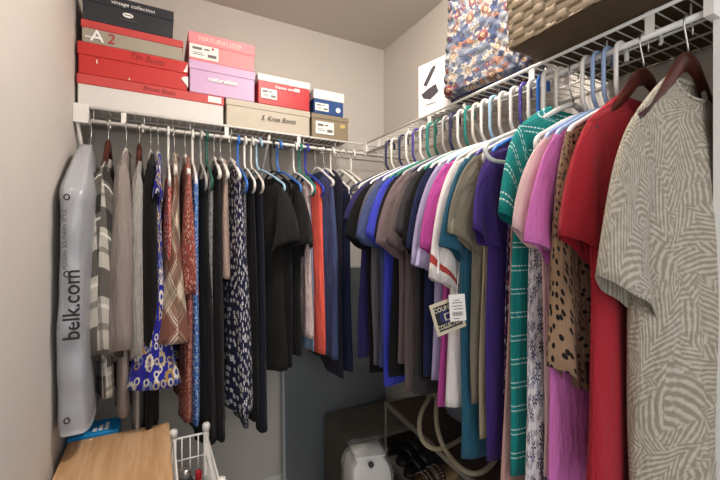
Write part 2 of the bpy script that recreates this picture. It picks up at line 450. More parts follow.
m = MB(); m.box((-.104, y-.0015, 2.1295), (-.08, y-.0009, 2.1325)); m.build('oval_bar', M_greyprint, ov, I)
m = MB(); m.box((-.122, y-.0008, 2.1115), (-.06, y, 2.1135)); m.build('fine_print', M_greyprint, t, I)
t, I, y = shoebox('lilac purple shoe box with white lettering, bridging two lower boxes', .114, .374, 1.8905, 1.983, 2.019, card_lilac, card_lilac, .25)
lett(t, I, 'naturalizer', .245, y, 1.953, .025, M_print, 1.1, 0, .0008)
t, I, y = shoebox('salmon pink shoe box with white end label, topmost on the lilac box', .112, .372, 2.020, 2.086, 2.131, card_pink, card_pinklid, .25)
lett(t, I, 'NATURALIZER', .235, y, 2.108, .026, solid('pale pink print', '#fbd9cf', .5), 1.0)
sticker(t, I, y, .116, .225, 2.028, 2.083)
m = MB(); m.prism([(.203+.005*math.cos(q*PI/6), 2.075+.005*math.sin(q*PI/6)) for q in range(12)], y-.0015, y); m.build('red_dot', card_bred, t, I)
t, I, y = shoebox('cream shoe box with handwriting beside the white boot box', .254, .624, ZS+.004, 1.862, 1.889, card_beige, card_beige)
lett(t, I, 'S. Knee Boots', .475, y, 1.829, .030, M_ink, .9, .4, 0, .02, 'handwriting')
t, I, y = shoebox('bright red shoe box with white lid on the cream box', .384, .624, 1.8905, 1.990, 2.020, card_bred, M_white, .24)
lett(t, I, 'franco sarto', .51, y, 1.972, .02, M_print, 1.0, .1, .0004)
sticker(t, I, y, .398, .468, 1.915, 1.958)
m = MB(); m.box((.548, y-.001, 1.967), (.572, y, 1.981)); m.build('logo_block', M_print, t, I)
t, I, y = shoebox('tan brown shoe box with white label in the corner', .630, .822, ZS+.004, 1.866, 1.888, card_tan, card_tan, .26)
sticker(t, I, y, .65, .742, 1.795, 1.853); sticker(t, I, y, .775, .80, 1.835, 1.852, False, solid('yellow sticker', '#cdb672', .5))
t, I, y = shoebox('small blue shoe box with white lid on the tan box', .640, .796, 1.8895, 1.957, 2.001, card_navy, M_white, .22)
sticker(t, I, y, .648, .715, 1.902, 1.938)
m = MB(); m.prism([(.764+.012*math.cos(q*PI/12), 1.917+.012*math.sin(q*PI/12)) for q in range(24)], y-.001, y+.002); m.build('round_logo', M_print, t, I)

# ------------------------------------------------------------------ right shelf: boxed appliance, quilted bag, basket
a = math.radians(13)
t = empty('appliance_box', 'white cardboard box printed with a grey handheld vacuum picture', 'box', (.905, 1.205, ZS+.002), a-PI/2)
m = MB(); m.rbox((0, 0, 0), (.22, .12, .205), .002); m.build('carton', M_white, t)
M_dk = solid('dark grey print', '#4a4449', .5)
pr = MB(); yy = -.0008
pr.add([(x, yy, z) for x, z in ((.026, .124), (.042, .114), (.080, .166), (.086, .178), (.076, .184), (.062, .174))], [(0,1,2,3,4,5)])
pr.add([(x, yy, z) for x, z in ((.016, .090), (.028, .072), (.060, .060), (.098, .080), (.086, .112), (.050, .104))], [(0,1,2,3,4,5)])
pr.build('vacuum_picture', M_dk, t)
m = MB(); m.box((.04, yy, .042), (.085, 0, .0455)); m.build('caption_line', M_greyprint, t)

# quilted bag
N = NT('quilted floral cotton'); uvv = N.uv()
bgc = N.mix(N.step(N.noise(uvv, 30, 4), .44, .56), '#4f566a', '#70757f')
bgc = N.mix(N.step(N.noise(N.vm('ADD', uvv, (3, 1, 0)), 17, 3), .56, .6), bgc, '#303e5e')
bgc = N.mix(N.step(N.noise(N.vm('ADD', uvv, (7, 2, 0)), 20, 3), .6, .63), bgc, '#a2704f')
wq = N.noise(uvv, 22, 3, color=True)
uvq = N.vm('ADD', uvv, N.vm('MULTIPLY', N.vm('SUBTRACT', wq, (.5, .5, .5)), (.012, .012, 0)))
c1, m1, r1, _ = flowers(N, N.vm('ADD', uvq, (.4, .1, 0)), 27, 5, .26, .10, ['#a59c8f', '#35435f', '#7a5044', '#a89f92', '#63303e'], '#8f6c3c', .09)
bgc = N.mix(m1, bgc, c1)
c2, m2, r2, _ = flowers(N, uvq, 14.5, 6, .31, .10, ['#8e3c35', '#a9a092', '#7d5a48', '#652d3f', '#a3988a', '#3a4869'], '#b3a37e', .10)
c2 = N.mix(N.math('GREATER_THAN', r2, .27), c2, '#a79e92')
c2 = N.mix(N.math('MULTIPLY', N.math('LESS_THAN', r2, .18), N.math('GREATER_THAN', r2, .14)), c2, '#6d4a48')
c2 = N.mix(N.math('LESS_THAN', r2, .05), c2, '#b06a45')
bgc = N.mix(m2, bgc, c2)
bgc = N.mix(N.step(N.noise(uvv, 120, 3), .52, .62), bgc, N.mix(.35, bgc, '#5b5a68'))
ox, oy, oz = N.sep(N.uv(obj=True)); oa = N.math('ADD', ox, oy)
for sg in (1, -1):
    q = N.math('ABSOLUTE', N.math('SINE', N.math('MULTIPLY', N.math('ADD', oa, N.math('MULTIPLY', oz, sg)), PI/.042)))
    bgc = N.mix(N.math('MULTIPLY', N.step(q, .16, .06), .55), bgc, '#2c3148')
N.bump(N.noise(uvv, 300, 2), .2)
M_quilt = N.done(bgc, .8)
P0, P1 = Vector((.872, 1.035)), Vector((.912, .735))        # outer bottom corners along the lip
t = empty('quilted_bag', 'quilted floral tote bag in blue, red and white on the right shelf', 'bag', ((P0.x+P1.x)/2+.075, (P0.y+P1.y)/2, ZS+.003), math.atan2(P1.y-P0.y, P1.x-P0.x))
half = (P1-P0).length/2
m = MB(); nz, na = 70, 120; b0 = 0
for i in range(nz+1):
    s_ = i/nz; z = .40*s_
    hw = half*(1-.22*s_) if s_ > 0 else half
    lean = -.03*s_
    th = .078*(1-.45*s_)
    rb = min(1, (s_*nz/4))
    for k in range(na):
        an = 2*PI*k/na; ca, sa = math.cos(an), math.sin(an)
        x = math.copysign(abs(ca)**.45, ca)*(hw-.018*(1-rb)); yv = math.copysign(abs(sa)**.45, sa)*(th-.018*(1-rb))
        uq, vq = (x+yv), z
        q = abs(math.sin((uq+vq)*PI/.042))*abs(math.sin((uq-vq)*PI/.042))
        pf = .010*q**.35*(1 if rb >= 1 else rb)
        nx, ny = ca, sa; l = math.hypot(nx/hw, ny/th); nx, ny = nx/hw/l, ny/th/l
        m.v.append((x+nx*pf-.035*s_+.004*math.sin(9*z+3*sa), yv+ny*pf+lean*.5+.005*math.sin(11*z+ca*3), z+.006*math.sin(x*14)*s_*(1-s_)))
cum = [0.0]
for k in range(na): cum.append(cum[-1]+(Vector(m.v[30*na+(k+1) % na])-Vector(m.v[30*na+k])).length)
for i in range(nz):
    for k in range(na):
        q = (k+1) % na
        m.face((i*na+k, i*na+q, (i+1)*na+q, (i+1)*na+k), ((cum[k], i/nz*.4), (cum[k+1], i/nz*.4), (cum[k+1], (i+1)/nz*.4), (cum[k], (i+1)/nz*.4)))
m.face([k for k in range(na)][::-1])
m.face([nz*na+k for k in range(na)])
m.build('bag_body', M_quilt, t)
M_navyb = solid('navy binding', '#2d3557', .8)
m = MB(); m.tube([(math.copysign(abs(math.cos(q))**.45, math.cos(q))*(half-.012), math.copysign(abs(math.sin(q))**.45, math.sin(q))*.066, .004) for q in [2*PI*k/60 for k in range(60)]], .004, 6, closed=True); m.build('bottom_piping', M_navyb, t)
for sy in (-1, 1):
    m = MB(); m.tube([(-.035-.07+.07*(1-math.cos(q)), sy*.03-.015, .39+.13*math.sin(q)) for q in [PI*k/16 for k in range(17)]], .008, 8); m.build('strap', M_navyb, t)

# basket
N = NT('woven seagrass'); v = N.uv(); x, yv, _ = N.sep(v)
fib = N.noise(N.uv(20, 400), 1, 3)
M_bask = N.done(N.mix(fib, '#5f503c', '#94826a'), .7)
N.bump(fib, .3)
t = empty('woven_basket', 'large brown woven seagrass basket on the right shelf end', 'basket', (.995, .50, ZS+.004), math.radians(0))
bx0, bx1, by0, by1, bh = -.215, .195, -.185, .158, .30
def weave(a, z):
    pw, ph = .056, .018
    z = z+.10*a; row = math.floor(z/ph); aa = a/pw+.5*(row % 2)
    fa, fz = aa-math.floor(aa), z/ph-row
    return .0018*(math.sin(PI*fz)**.35)+.0045*fa
m = MB()
def wface(o, d, nrm, ln):
    na, nz = int(ln/.0045), int(bh/.0028); b = len(m.v)
    for j in range(nz+1):
        for i in range(na+1):
            a_, z_ = ln*i/na, bh*j/nz
            sl = .05*(z_/bh)                         # sides flare outwards
            h = weave(a_+.013*(nrm[0]+2*nrm[1]), z_)+sl*.4
            m.v.append((o[0]+d[0]*a_+nrm[0]*h, o[1]+d[1]*a_+nrm[1]*h, z_))
    for j in range(nz):
        for i in range(na):
            q = b+j*(na+1)+i
            m.face((q, q+1, q+na+2, q+na+1), tuple((ln*(i+a)/na, bh*(j+c)/nz) for a, c in ((0,0),(1,0),(1,1),(0,1))), False)
wface((bx0, by1), (0, -1), (-1, 0), by1-by0); wface((bx0, by0), (1, 0), (0, -1), bx1-bx0)
wface((bx1, by0), (0, 1), (1, 0), by1-by0); wface((bx1, by1), (-1, 0), (0, 1), bx1-bx0)
m.build('woven_sides', M_bask, t)
m = MB(); m.box((bx0+.001, by0+.001, 0), (bx1-.001, by1-.001, .006)); m.build('bottom', solid('dark seagrass', '#5b4930', .8, var=.2), t)
m = MB(); m.tube([(bx0-.02, by0-.02, bh), (bx1+.02, by0-.02, bh), (bx1+.02, by1+.02, bh), (bx0-.02, by1+.02, bh)], .012, 8, closed=True); m.build('rim', M_bask, t)

# ------------------------------------------------------------------ hangers
def bez(p0, p1, p2, n):
    return [tuple((1-k/n)**2*a+2*(1-k/n)*(k/n)*b+(k/n)**2*c for a, b, c in zip(p0, p1, p2)) for k in range(n+1)]
def hook_path(top=.0105, r=.021, neck=-.126):
    c = top-r
    P = [(0, 0, neck), (.004, 0, neck+.008), (r-.004, 0, neck+.026), (r, 0, neck+.04), (r, 0, c-.012)] if neck < -.07 else [(0, 0, neck), (.002, 0, neck+.012), (r-.002, 0, c-.008)]
    P += [(r*math.cos(q), 0, c+r*math.sin(q)) for q in [PI*k/10 for k in range(11)]]
    P += [(-r, 0, c-.015)]
    return [(-x, y, z) for x, y, z in P]
def tube_hanger_mb(hw=.19, r=.0048):
    m = MB(); m.tube(hook_path(), r, 8)
    def S_(s): return [(0, 0, -.125)]+bez((s*.01, 0, -.125), (s*.05, 0, -.131), (s*(hw-.03), 0, -.190), 8)+bez((s*(hw-.03), 0, -.190), (s*hw, 0, -.202), (s*(hw-.004), 0, -.222), 6)[1:]+bez((s*(hw-.004), 0, -.222), (s*(hw-.012), 0, -.240), (s*(hw-.04), 0, -.239), 5)[1:]
    m.tube(S_(1)+S_(-1)[::-1][:-1], r, 8, closed=True)
    return m
def slim_hanger_mb(hw=.182, t=.0028):
    """flat moulded hanger: shoulders and bar in one outline"""
    m = MB()
    def S_(s, o): return bez((s*.004, 0, -.088-o), (s*.05, 0, -.098-o), (s*(hw-.02), 0, -.165-o*.6), 8)+bez((s*(hw-.02), 0, -.165-o*.6), (s*(hw+.004-o*.3), 0, -.176), (s*(hw-.006), 0, -.192), 5)[1:]
    m.tube(S_(1, .004)+S_(-1, .004)[::-1], .0065, 8, closed=False, ell=1.0)
    m.tube([(s_*(hw-.006), 0, -.192) for s_ in (1, .5, 0, -.5, -1)], .0035, 8)
    return m
def wood_hanger_mb(hw=.188):
    m = MB(); n = 10
    P = [(s*x, 0, z) for s in (-1,) for x, z in ((hw, -.206), (hw-.03, -.186), (.11, -.150), (.06, -.106), (.028, -.076))]+[(0, 0, -.068)]
    P += [(-x, 0, z) for x, _, z in P[:-1][::-1]]
    rad = [.008, .010, .013, .017, .019, .019, .019, .017, .013, .010, .008]
    b = len(m.v)
    for p, r_ in zip(P, rad):
        for k in range(10):
            th = 2*PI*k/10; m.v.append((p[0], math.sin(th)*.0085, p[2]-.012+math.cos(th)*r_))
    for i in range(len(P)-1):
        for k in range(10):
            q = (k+1) % 10; m.face((b+i*10+k, b+i*10+q, b+i*10+10+q, b+i*10+10+k), ((i*.1,k*.01),(i*.1,k*.01+.01),(i*.1+.1,k*.01+.01),(i*.1+.1,k*.01)))
    m.face([b+k for k in range(10)][::-1]); m.face([b+(len(P)-1)*10+k for k in range(10)])
    return m
M_steel = solid('polished steel', '#b9b6b2', .25, .9)
PL = {k: solid(k+' plastic', c, .35) for k, c in {'white': '#e4e0da', 'off white': '#d6cfc4', 'blue': '#2f6fc4', 'pale blue': '#93a9cc', 'teal': '#1d7f74', 'green': '#1f5a4a',
      'purple': '#4a3f8c', 'grey': '#a3a09c', 'navy': '#262c50', 'black': '#1d1b1b', 'royal blue': '#2a3fb0', 'sky blue': '#9fc1d8'}.items()}
M_mahog = wood('dark cherry wood', '#2e0f0a', '#5a2116', 6, 60, .3)
HCACHE = {}
def hanger(kind, colour, where, loc, rz, group):
    if kind == 'tube':
        me = HCACHE.get(('tube', colour))
        if me: o = bpy.data.objects.new('plastic_hanger', me); COL.objects.link(o)
        else:
            o = tube_hanger_mb().build('plastic_hanger', PL[colour]); HCACHE[('tube', colour)] = o.data
        o.location = loc; o.rotation_euler = (0, 0, rz)
        return tag(o, '%s plastic tubular hanger %s' % (colour, where), 'hanger', group)
    nm, lb = ('slim_hanger', '%s flat plastic hanger with steel hook %s' % (colour, where)) if kind == 'slim' else ('wooden_hanger', 'dark cherry wooden hanger with steel hook %s' % where)
    t = empty(nm, lb, 'hanger', loc, rz, group)
    key = (kind, colour)
    if key not in HCACHE:
        b = (slim_hanger_mb() if kind == 'slim' else wood_hanger_mb()).build('hanger_body', PL[colour] if kind == 'slim' else M_mahog, t)
        m = MB(); m.tube(hook_path(.0085, .018, -.086 if kind == 'slim' else -.062), .0019, 7); h = m.build('hook', M_steel, t)
        HCACHE[key] = (b.data, h.data)
    else:
        for nm_, me in zip(('hanger_body', 'hook'), HCACHE[key]):
            o = bpy.data.objects.new(nm_, me); COL.objects.link(o); o.parent = t
    return t

# ------------------------------------------------------------------ garments
def spow(c, p): return math.copysign(abs(c)**p, c)
def body_mb(L, sw, wb, th, thb, rip, seed, neck=.085, drop=.05, nr=30, n=56, flare=1.0, waist=0, hemw=.012, zt=-.116, zsh=-.172, edge=.75, straps=False):
    r_ = random.Random(seed); m = MB()
    p1, p2, p3, p4 = [r_.uniform(0, 6.28) for _ in range(4)]
    k1, k2 = r_.uniform(2.2, 3.4), r_.uniform(5, 8)
    rows = []; ns = 7
    for i in range(ns+1):
        t = i/ns; rows.append((neck+(sw-neck)*t, zt+(zsh-zt)*t**1.25, .012+.002*t, 0.0, t, 0))
    for j in range(1, nr+1):
        s_ = j/nr; e = s_**flare
        w = sw+(wb-sw)*e-waist*math.sin(PI*min(1, s_*1.6))
        rows.append((w, zsh-s_*(L+zsh*0), th*0+(.014+(th-.014)*min(1, s_*4))+(thb-th)*e, s_, 1, s_))
    def pt(i, k, shrink=0, dz=0):
        w, z, t, s_, sh, _ = rows[i]; a = 2*PI*k/n
        ca, sa = math.cos(a), math.sin(a)
        x = spow(ca, edge)*(w-shrink); y = spow(sa, .85)*max(.002, (t-shrink))
        xr = x/max(w, .01)
        y *= 1+.30*s_*math.sin(k2*xr+p3+1.5*s_)
        y += 1.25*rip*min(1, s_*2.2)*(math.sin(k1*xr+p1+1.1*s_)+.55*math.sin(k2*xr+p2-1.7*s_)+.25*math.sin(2.3*k2*xr+p4+2*s_))
        x += .010*s_*math.sin(4*s_+p4)+.35*rip*s_*math.sin(9*s_+p2+3*sa)
        if s_ > .0: z += hemw*s_*math.sin(2.2*xr+p4)
        if sh < 1 and sa < 0: z -= drop*(1-sh)**1.5*(-sa)**.5
        return (x, y, z+dz)
    R_ = len(rows)
    for i in range(R_):
        for k in range(n): m.v.append(pt(i, k))
    for i_, sh in ((R_-1, .0016), (R_-4, .005)):
        for k in range(n): m.v.append(pt(i_, k, sh, .0))
    P = 4*max(sw, wb)
    tot = R_+2
    for i in range(tot-1):
        for k in range(n):
            q = (k+1) % n
            vv = [(-rows[min(i, R_-1)][1]), (-rows[min(i+1, R_-1)][1])]
            uu = (k/n*P, (k+1)/n*P)
            m.face((i*n+k, i*n+n+k, i*n+n+q, i*n+q), ((uu[0], vv[0]), (uu[0], vv[1]), (uu[1], vv[1]), (uu[1], vv[0])))
    neckring = [pt(0, k) for k in range(n)]
    return m, neckring
def sleeve_mb(side, sw, out, ln, wid0, wid1, th0, th1, seed, dy=0.0, rip=.006, sag=.0, nr=16, n=24, zsh=-.158, puff=0):
    """side +-1; out: how far the hem lies outside the shoulder; ln: drop of the hem"""
    r_ = random.Random(seed); p1, p2 = r_.uniform(0, 6.28), r_.uniform(0, 6.28); m = MB()
    top = bez((sw-.006, 0, zsh+.002), (sw+out*.62+.008, 0, zsh-ln*.24), (sw+out, 0, zsh-ln), nr)
    bot = bez((sw-.03, 0, zsh-wid0), (sw-.02+out*.2, 0, zsh-(wid0+ln)*.55), (sw+out-wid1*.88, 0, zsh-ln-wid1*.46), nr)
    dist = 0; rings = []
    for i in range(nr+1):
        s_ = i/nr
        tp, bt = Vector(top[i]), Vector(bot[i])
        c = (tp+bt)/2; h = (tp-bt)/2
        th = th0+(th1-th0)*s_**.8+puff*math.sin(PI*s_)
        rings.append((c, h, th, s_))
    def pt(i, k, shr=1, up=0):
        c, h, th, s_ = rings[i]; a = 2*PI*k/n
        xr = math.cos(a)
        y = spow(math.sin(a), 1.1)*th*shr
        y += rip*s_*(math.sin(3*xr+p1+3*s_)+.5*math.sin(6*xr+p2))+dy*s_**1.3
        p = c+h*xr*shr
        return (side*(p.x), y, p.z+up-.006*s_*math.sin(3*xr+p2))
    for i in range(nr+1):
        for k in range(n): m.v.append(pt(i, k))
    for i_, sc in ((nr, .97), (nr-4, .90)):
        for k in range(n): m.v.append(pt(i_, k, sc, 0))
    P = (wid0+wid1)*1.1+2*th1
    Ls = math.hypot(ln, out)
    for i in range(nr+2):
        for k in range(n):
            q = (k+1) % n; v0, v1 = min(i, nr)/nr*Ls, min(i+1, nr)/nr*Ls
            f = (i*n+k, i*n+n+k, i*n+n+q, i*n+q); uv = ((k/n*P, v0), (k/n*P, v1), ((k+1)/n*P, v1), ((k+1)/n*P, v0))
            if side < 0: f, uv = f[::-1], uv[::-1]
            m.face(f, uv)
    return m
SL = {'tee': dict(out=.085, ln=.19, wid0=.165, wid1=.125, th0=.010, th1=.016),
      'cap': dict(out=.05, ln=.10, wid0=.15, wid1=.10, th0=.010, th1=.014),
      'elbow': dict(out=.085, ln=.30, wid0=.17, wid1=.11, th0=.010, th1=.016),
      'long': dict(out=.03, ln=.56, wid0=.18, wid1=.075, th0=.012, th1=.016),
      'wide': dict(out=.10, ln=.24, wid0=.17, wid1=.16, th0=.012, th1=.030)}
def garment(name, label, cat, loc, rz, mat, L=.66, sw=.195, wb=.2, th=.014, thb=.018, rip=.006, seed=1, sleeve=None, sl=None, smat=None,
            neck=.085, drop=.05, band=None, group=None, extra=None, **kw):
    t = empty(name, label, cat, loc, rz, group)
    m, ring = body_mb(L, sw, wb, th, thb, rip, seed, neck, drop, **kw); m.build('body', mat, t)
    if sleeve:
        d = dict(SL[sleeve]); d.update(sl or {})
        for s_ in (-1, 1):
            if 'zsh' in kw: d['zsh'] = kw['zsh']+.002
            cf = d.pop('cuff', None)
            sm_ = sleeve_mb(s_, sw, seed=seed*3+s_, **d); so = sm_.build('sleeve', smat or mat, t)
            if cf:
                ring = [Vector(p) for p in sm_.v[16*24:17*24]]; c_ = sum(ring, Vector())/24; mb = MB()
                for dz, sc in ((.004, 1.02), (-.002, 1.07), (-.03, 1.08), (-.056, 1.06), (-.058, 1.0), (-.03, .96)):
                    for p in ring: q = c_+(p-c_)*sc; mb.v.append((q.x, q.y, q.z+dz))
                for i in range(5):
                    for k in range(24):
                        q = (k+1) % 24; f = (i*24+k, i*24+24+k, i*24+24+q, i*24+q)
                        mb.face(f if s_ > 0 else f[::-1])
                mb.build('cuff', cf, so)
    if band is not None:
        mb = MB(); mb.tube(ring, .0045, 6, closed=True); mb.build('neckband', band, t)
    if extra: extra(t)
    return t

# --- colours and prints
K = dict(
 black=cloth('black jersey', '#141213', .3), black2=cloth('faded black jersey', '#1b191a', .3), charcoal=cloth('charcoal jersey', '#403d3f', .25),
 navy=cloth('navy jersey', '#20264a', .2), purplenavy=cloth('purple navy jersey', '#332d63', .2), grey=cloth('heather grey jersey', '#6d6872', .3),
 slate=cloth('slate blue jersey', '#4a557f', .2), royal=cloth('royal blue jersey', '#3540b4', .15), royal2=cloth('bright royal jersey', '#4249c4', .15),
 mauve=cloth('mauve brown jersey', '#7d6a6c', .2), taupe2=cloth('taupe brown jersey', '#6f6060', .25), lav=cloth('lavender jersey', '#b3a8cb', .15),
 magenta=cloth('magenta jersey', '#bf4d9c', .12), white=cloth('white jersey', '#e6dedb', .06), tealblue=cloth('teal blue jersey', '#2d6078', .2),
 heather=cloth('tan heather knit', '#8d8471', .4), purple=cloth('deep purple jersey', '#46307d', .25), peach=cloth('dusty pink jersey', '#c99a92', .12),
 palepink=cloth('pale pink jersey', '#e2bfba', .08), orchid=cloth('orchid pink jersey', '#d877bd', .1), red=cloth('red crepe', '#a92530', .12),
 coral=cloth('coral jersey', '#ff6b59', .08), dusk=cloth('dusty blue jersey', '#4f5a86', .18), taupe=cloth('taupe knit', '#9c8f88', .2, 160),
 hgrey=streak('grey heather knit', '#8d8884', '#bdb7b0', 160, 30, .3, .7), ltblue=cloth('light blue jersey', '#8fb0d0', .1), aqua=cloth('dark teal jersey', '#1f4d55', .25),
 beige=cloth('beige jersey', '#b5a488', .15), olive=cloth('olive black crepe', '#211f1d', .3), pinkgrey=streak('pink grey print', '#c3a7a6', '#dccac6', 60, 20, .45, .55))
FL_navy = floral('white blossoms on navy', '#1d2146', '#191b38', 36, ['#e8e4e2', '#d9d4d6', '#f0ecea'], '#7f7f92', 5, .27, .06, 1, .07)
FL_navy2 = dots('white specks on navy', '#1a1c36', '#d7d4d6', 80, .26)
FL_pais = floral('gold paisley on royal blue', '#2a2a9a', '#232487', 15, ['#c9b48c', '#e0d9c8', '#7e8bb0', '#b08d52'], '#2f3a8e', 11, .38, .03, 2, .17)
FL_red = floral('red and white print', '#c4372f', '#b23029', 70, ['#ead9cf', '#d9b8aa', '#f0e6dd'], '#c4372f', 4, .30, .12, 1, .05)
FL_rust = floral('rust ditsy print', '#9c4a3e', '#7c3a35', 95, ['#d6a48f', '#e0c6b4', '#c2604c', '#564250'], '#7c3a35', 5, .30, .1, 1, .06)
FL_dark = floral('dark floral print', '#241f33', '#2c2140', 45, ['#a54a83', '#cfc3cc', '#6f4f9a'], '#e0d6d6', 5, .28, .1, 1, .07)
FL_leop = floral('pink and brown animal print', '#b79a8d', '#d3b9ab', 90, ['#4b3835', '#6f554d', '#3a2c2b'], '#c9aa9c', 3, .26, .12, 1, .1)
FL_whnavy = floral('navy sprigs on white', '#e4dedd', '#ded8d8', 24, ['#2b3358', '#39426b', '#252b4a'], '#e4dedd', 7, .25, .15, 2, .08)
PLD_rust = plaid('rust cream plaid', '#cdb69d', [(.0, .44, '#73382f', .68), (.50, .02, '#efe6d8', .85), (.56, .02, '#efe6d8', .7), (.72, .16, '#574a42', .45), (.92, .025, '#332826', .8)], .165, .78)
PLD_grey = plaid('cream and black plaid', '#cbc4b8', [(.0, .38, '#1f1d1c', .78), (.47, .05, '#f0ece2', .85), (.70, .08, '#5a544e', .6)], .19, .12)
ST_blue = streak('blue and white tie dye', '#2a6fc4', '#d5e1ee', 30, 110, .5, .58, '#1c49a0')
SP_grey = streak('black white marl', '#3b383a', '#b9b4b6', 140, 60, .45, .55)
DOT_tan = dots('tan with black dots', '#94765c', '#1b1613', 40, .25, 1.45, .75)
LEAF = leafprint('palm frond print', '#8f8573', '#c4bbab')
TURQ = dashes('turquoise with white running stitch', '#188c87', '#d9f0ec', .052)
WHT_BAND = banded('white with red sleeve stripe', '#e9e0dc', '#b5423c', .272, .288)
LEAFLOW = cloth('grey olive cloth', '#7d7868')

GB, GR = 'clothes on the back rail', 'clothes on the right rail'
HB, HR = 'hangers on the back rail', 'hangers on the right rail'
def fit(kw, hk):
    z = {'slim': (-.108, -.170), 'tube': (-.166, -.213), 'wood': (-.138, -.196)}[hk[0]]
    kw.setdefault('zt', z[0]); kw.setdefault('zsh', z[1])
    if hk[0] == 'tube': kw.setdefault('neck', .118)
    if kw.get('sw', .195) < .17 and hk[0] == 'tube': kw['neck'] = kw['sw']*.68
    if kw.get('sleeve'): kw['sw'] = min(kw.get('sw', .195), .196)
def back(X, name, label, cat, mat, hk, yaw=0, dy=0, hold=None, **kw):
    yaw += rnd.uniform(-1.2, 1.2)*(X > .03)
    loc = (X, LIPY+dy, ZR); rz = -PI/2+math.radians(yaw); fit(kw, hk)
    g = garment(name, label, cat, loc, rz, mat, seed=int(abs(X)*1000)+3, group=GB, **kw)
    if hk: hanger(hk[0], hk[1], 'holding the '+(hold or label), loc, rz, HB)
    return g
def right(Y, name, label, cat, mat, hk, yaw=0, dx=0, hold=None, **kw):
    yaw += rnd.uniform(-1.5, 1.5)*(Y > .83)
    if kw.get('sl') and 'ln' in kw['sl'] and Y > .83: kw['sl']['ln'] += rnd.uniform(-.025, .03); kw['sl']['out'] = kw['sl'].get('out', .085)+rnd.uniform(-.02, .015)
    loc = (LIPX+dx, Y, ZR); rz = math.radians(yaw); fit(kw, hk)
    g = garment(name, label, cat, loc, rz, mat, seed=int(Y*1000)+11, group=GR, **kw)
    if hk:
        h = hanger(hk[0], hk[1], 'holding the '+(hold or label), loc, rz, HR)
        if name == 'dark_floral_top': h.scale = (1.22, 1.1, 1.0); h.location.x -= .012
    return g

# --- back rail, left to right -------------------------------------------------
# plastic garment bag
N = NT('grey plastic film'); f = N.noise(N.uv(14, 5), 1.3, 4)
N.bump(f, .5, .01)
M_film = N.done(N.mix(f, '#96989f', '#b0b2b8'), .32, 0, .6)
t = empty('garment_bag', 'grey plastic store garment bag with black lettering by the left wall', 'garment bag', (-.207, LIPY-.036, ZR), -PI/2, GB)
m = MB(); n = 48; nr = 44; gl = .865
for i in range(nr+1):
    s_ = i/nr; z = -.10-gl*s_
    w = min(.30, .03+.27*min(1, s_/.22)**.8)
    tb = .014+.024*min(1, s_/.2)
    for k in range(n):
        a_ = 2*PI*k/n; ca, sa = math.cos(a_), math.sin(a_)
        x = spow(ca, .38)*(w+.006*math.sin(11*s_+1)); y = spow(sa, .4)*(tb+.004*math.sin(7*s_+2*ca))+.006*s_*math.sin(5*s_+x*6)
        x += .004*math.sin(23*s_+3*sa)+.003*math.sin(41*s_)
        m.v.append((x, y, z))
for i in range(nr):
    for k in range(n):
        q = (k+1) % n; m.face((i*n+k, i*n+n+k, i*n+n+q, i*n+q), ((k/n*.7, i/nr*.9), (k/n*.7, (i+1)/nr*.9), ((k+1)/n*.7, (i+1)/nr*.9), ((k+1)/n*.7, i/nr*.9)))
m.face([nr*n+k for k in range(n)])
m.face([k for k in range(n)][::-1])
m.build('plastic_cover', M_film, t)
# letters lie on the narrow front side, read from the bottom up
BT = R(PI/2, 'Z')@R(PI/2, 'X')
def bag_text(s_, size, y, z, sx=1, w=0):
    text(s_, size, M_ink, t, T(.3105, y, z)@BT@R(PI/2, 'Z'), 'lettering', sx, 0, .0006, 'CENTER', w)
bag_text('belk.com', .055, .004, -.600, .97, .0006)
bag_text('MODERN. SOUTHERN. STYLE.', .0125, -.012, -.42, 1.0)
for zz in (-.305, -.515, -.915):
    m = MB(); m.tube([(.3105, -.008+.006*math.cos(q*PI/8), zz+.0075*math.sin(q*PI/8)) for q in range(16)], .0018, 5, closed=True); m.build('round_mark', M_ink, t)
hanger('slim', 'white', 'holding the grey plastic garment bag', (-.205, LIPY, ZR), -PI/2, HB)

def coat_extra(t):
    m = MB(); m.rbox((.155, -.03, -.80), (.232, .03, -.735), .008); 
def buttons(t, zs, x=0, y=-.02):
    for z in zs:
        m = MB(); m.tube([(x, y, z), (x, y-.003, z)], .006, 10); m.build('button', M_ink, t)
back(-.152, 'plaid_jacket', 'cream and black plaid jacket next to the plastic garment bag', 'jacket', PLD_grey, ('wood', ''), sleeve='long', L=.74, th=.028, thb=.032,
     sl=dict(out=.045, ln=.58, wid0=.19, wid1=.10, th0=.036, th1=.056, rip=.010, cuff=K['black2']), neck=.06, hold='plaid jacket', band=K['black2'], extra=lambda t: (
     [sleeve_mb(s_, .195+.045-.01, 5, seed=5, out=.004, ln=.05, wid0=.09, wid1=.09, th0=.034, th1=.032, zsh=-.725).build('cuff', K['black'], t) for s_ in (-1, 1)] if False else None, buttons(t, (-.25, -.35, -.45, -.55))))
back(-.098, 'cardigan', 'plain taupe knit cardigan right of the plaid jacket', 'cardigan', K['taupe'], ('slim', 'white'), sleeve='long', L=.84, th=.018, thb=.022,
     sl=dict(out=.055, ln=.60, wid0=.18, wid1=.13, th0=.024, th1=.038), neck=.06, hold='taupe cardigan', band=K['taupe'], extra=lambda t: buttons(t, (-.3, -.4, -.5)))
back(-.055, 'sweater', 'pale grey heathered sweater on a dark hanger near the left wall', 'sweater', K['hgrey'], ('wood', ''), sleeve='long', L=.88, th=.016, thb=.018, rip=.003,
     sl=dict(out=.025, ln=.60, wid0=.17, wid1=.10, th0=.018, th1=.022, rip=.003), hold='grey heathered sweater')
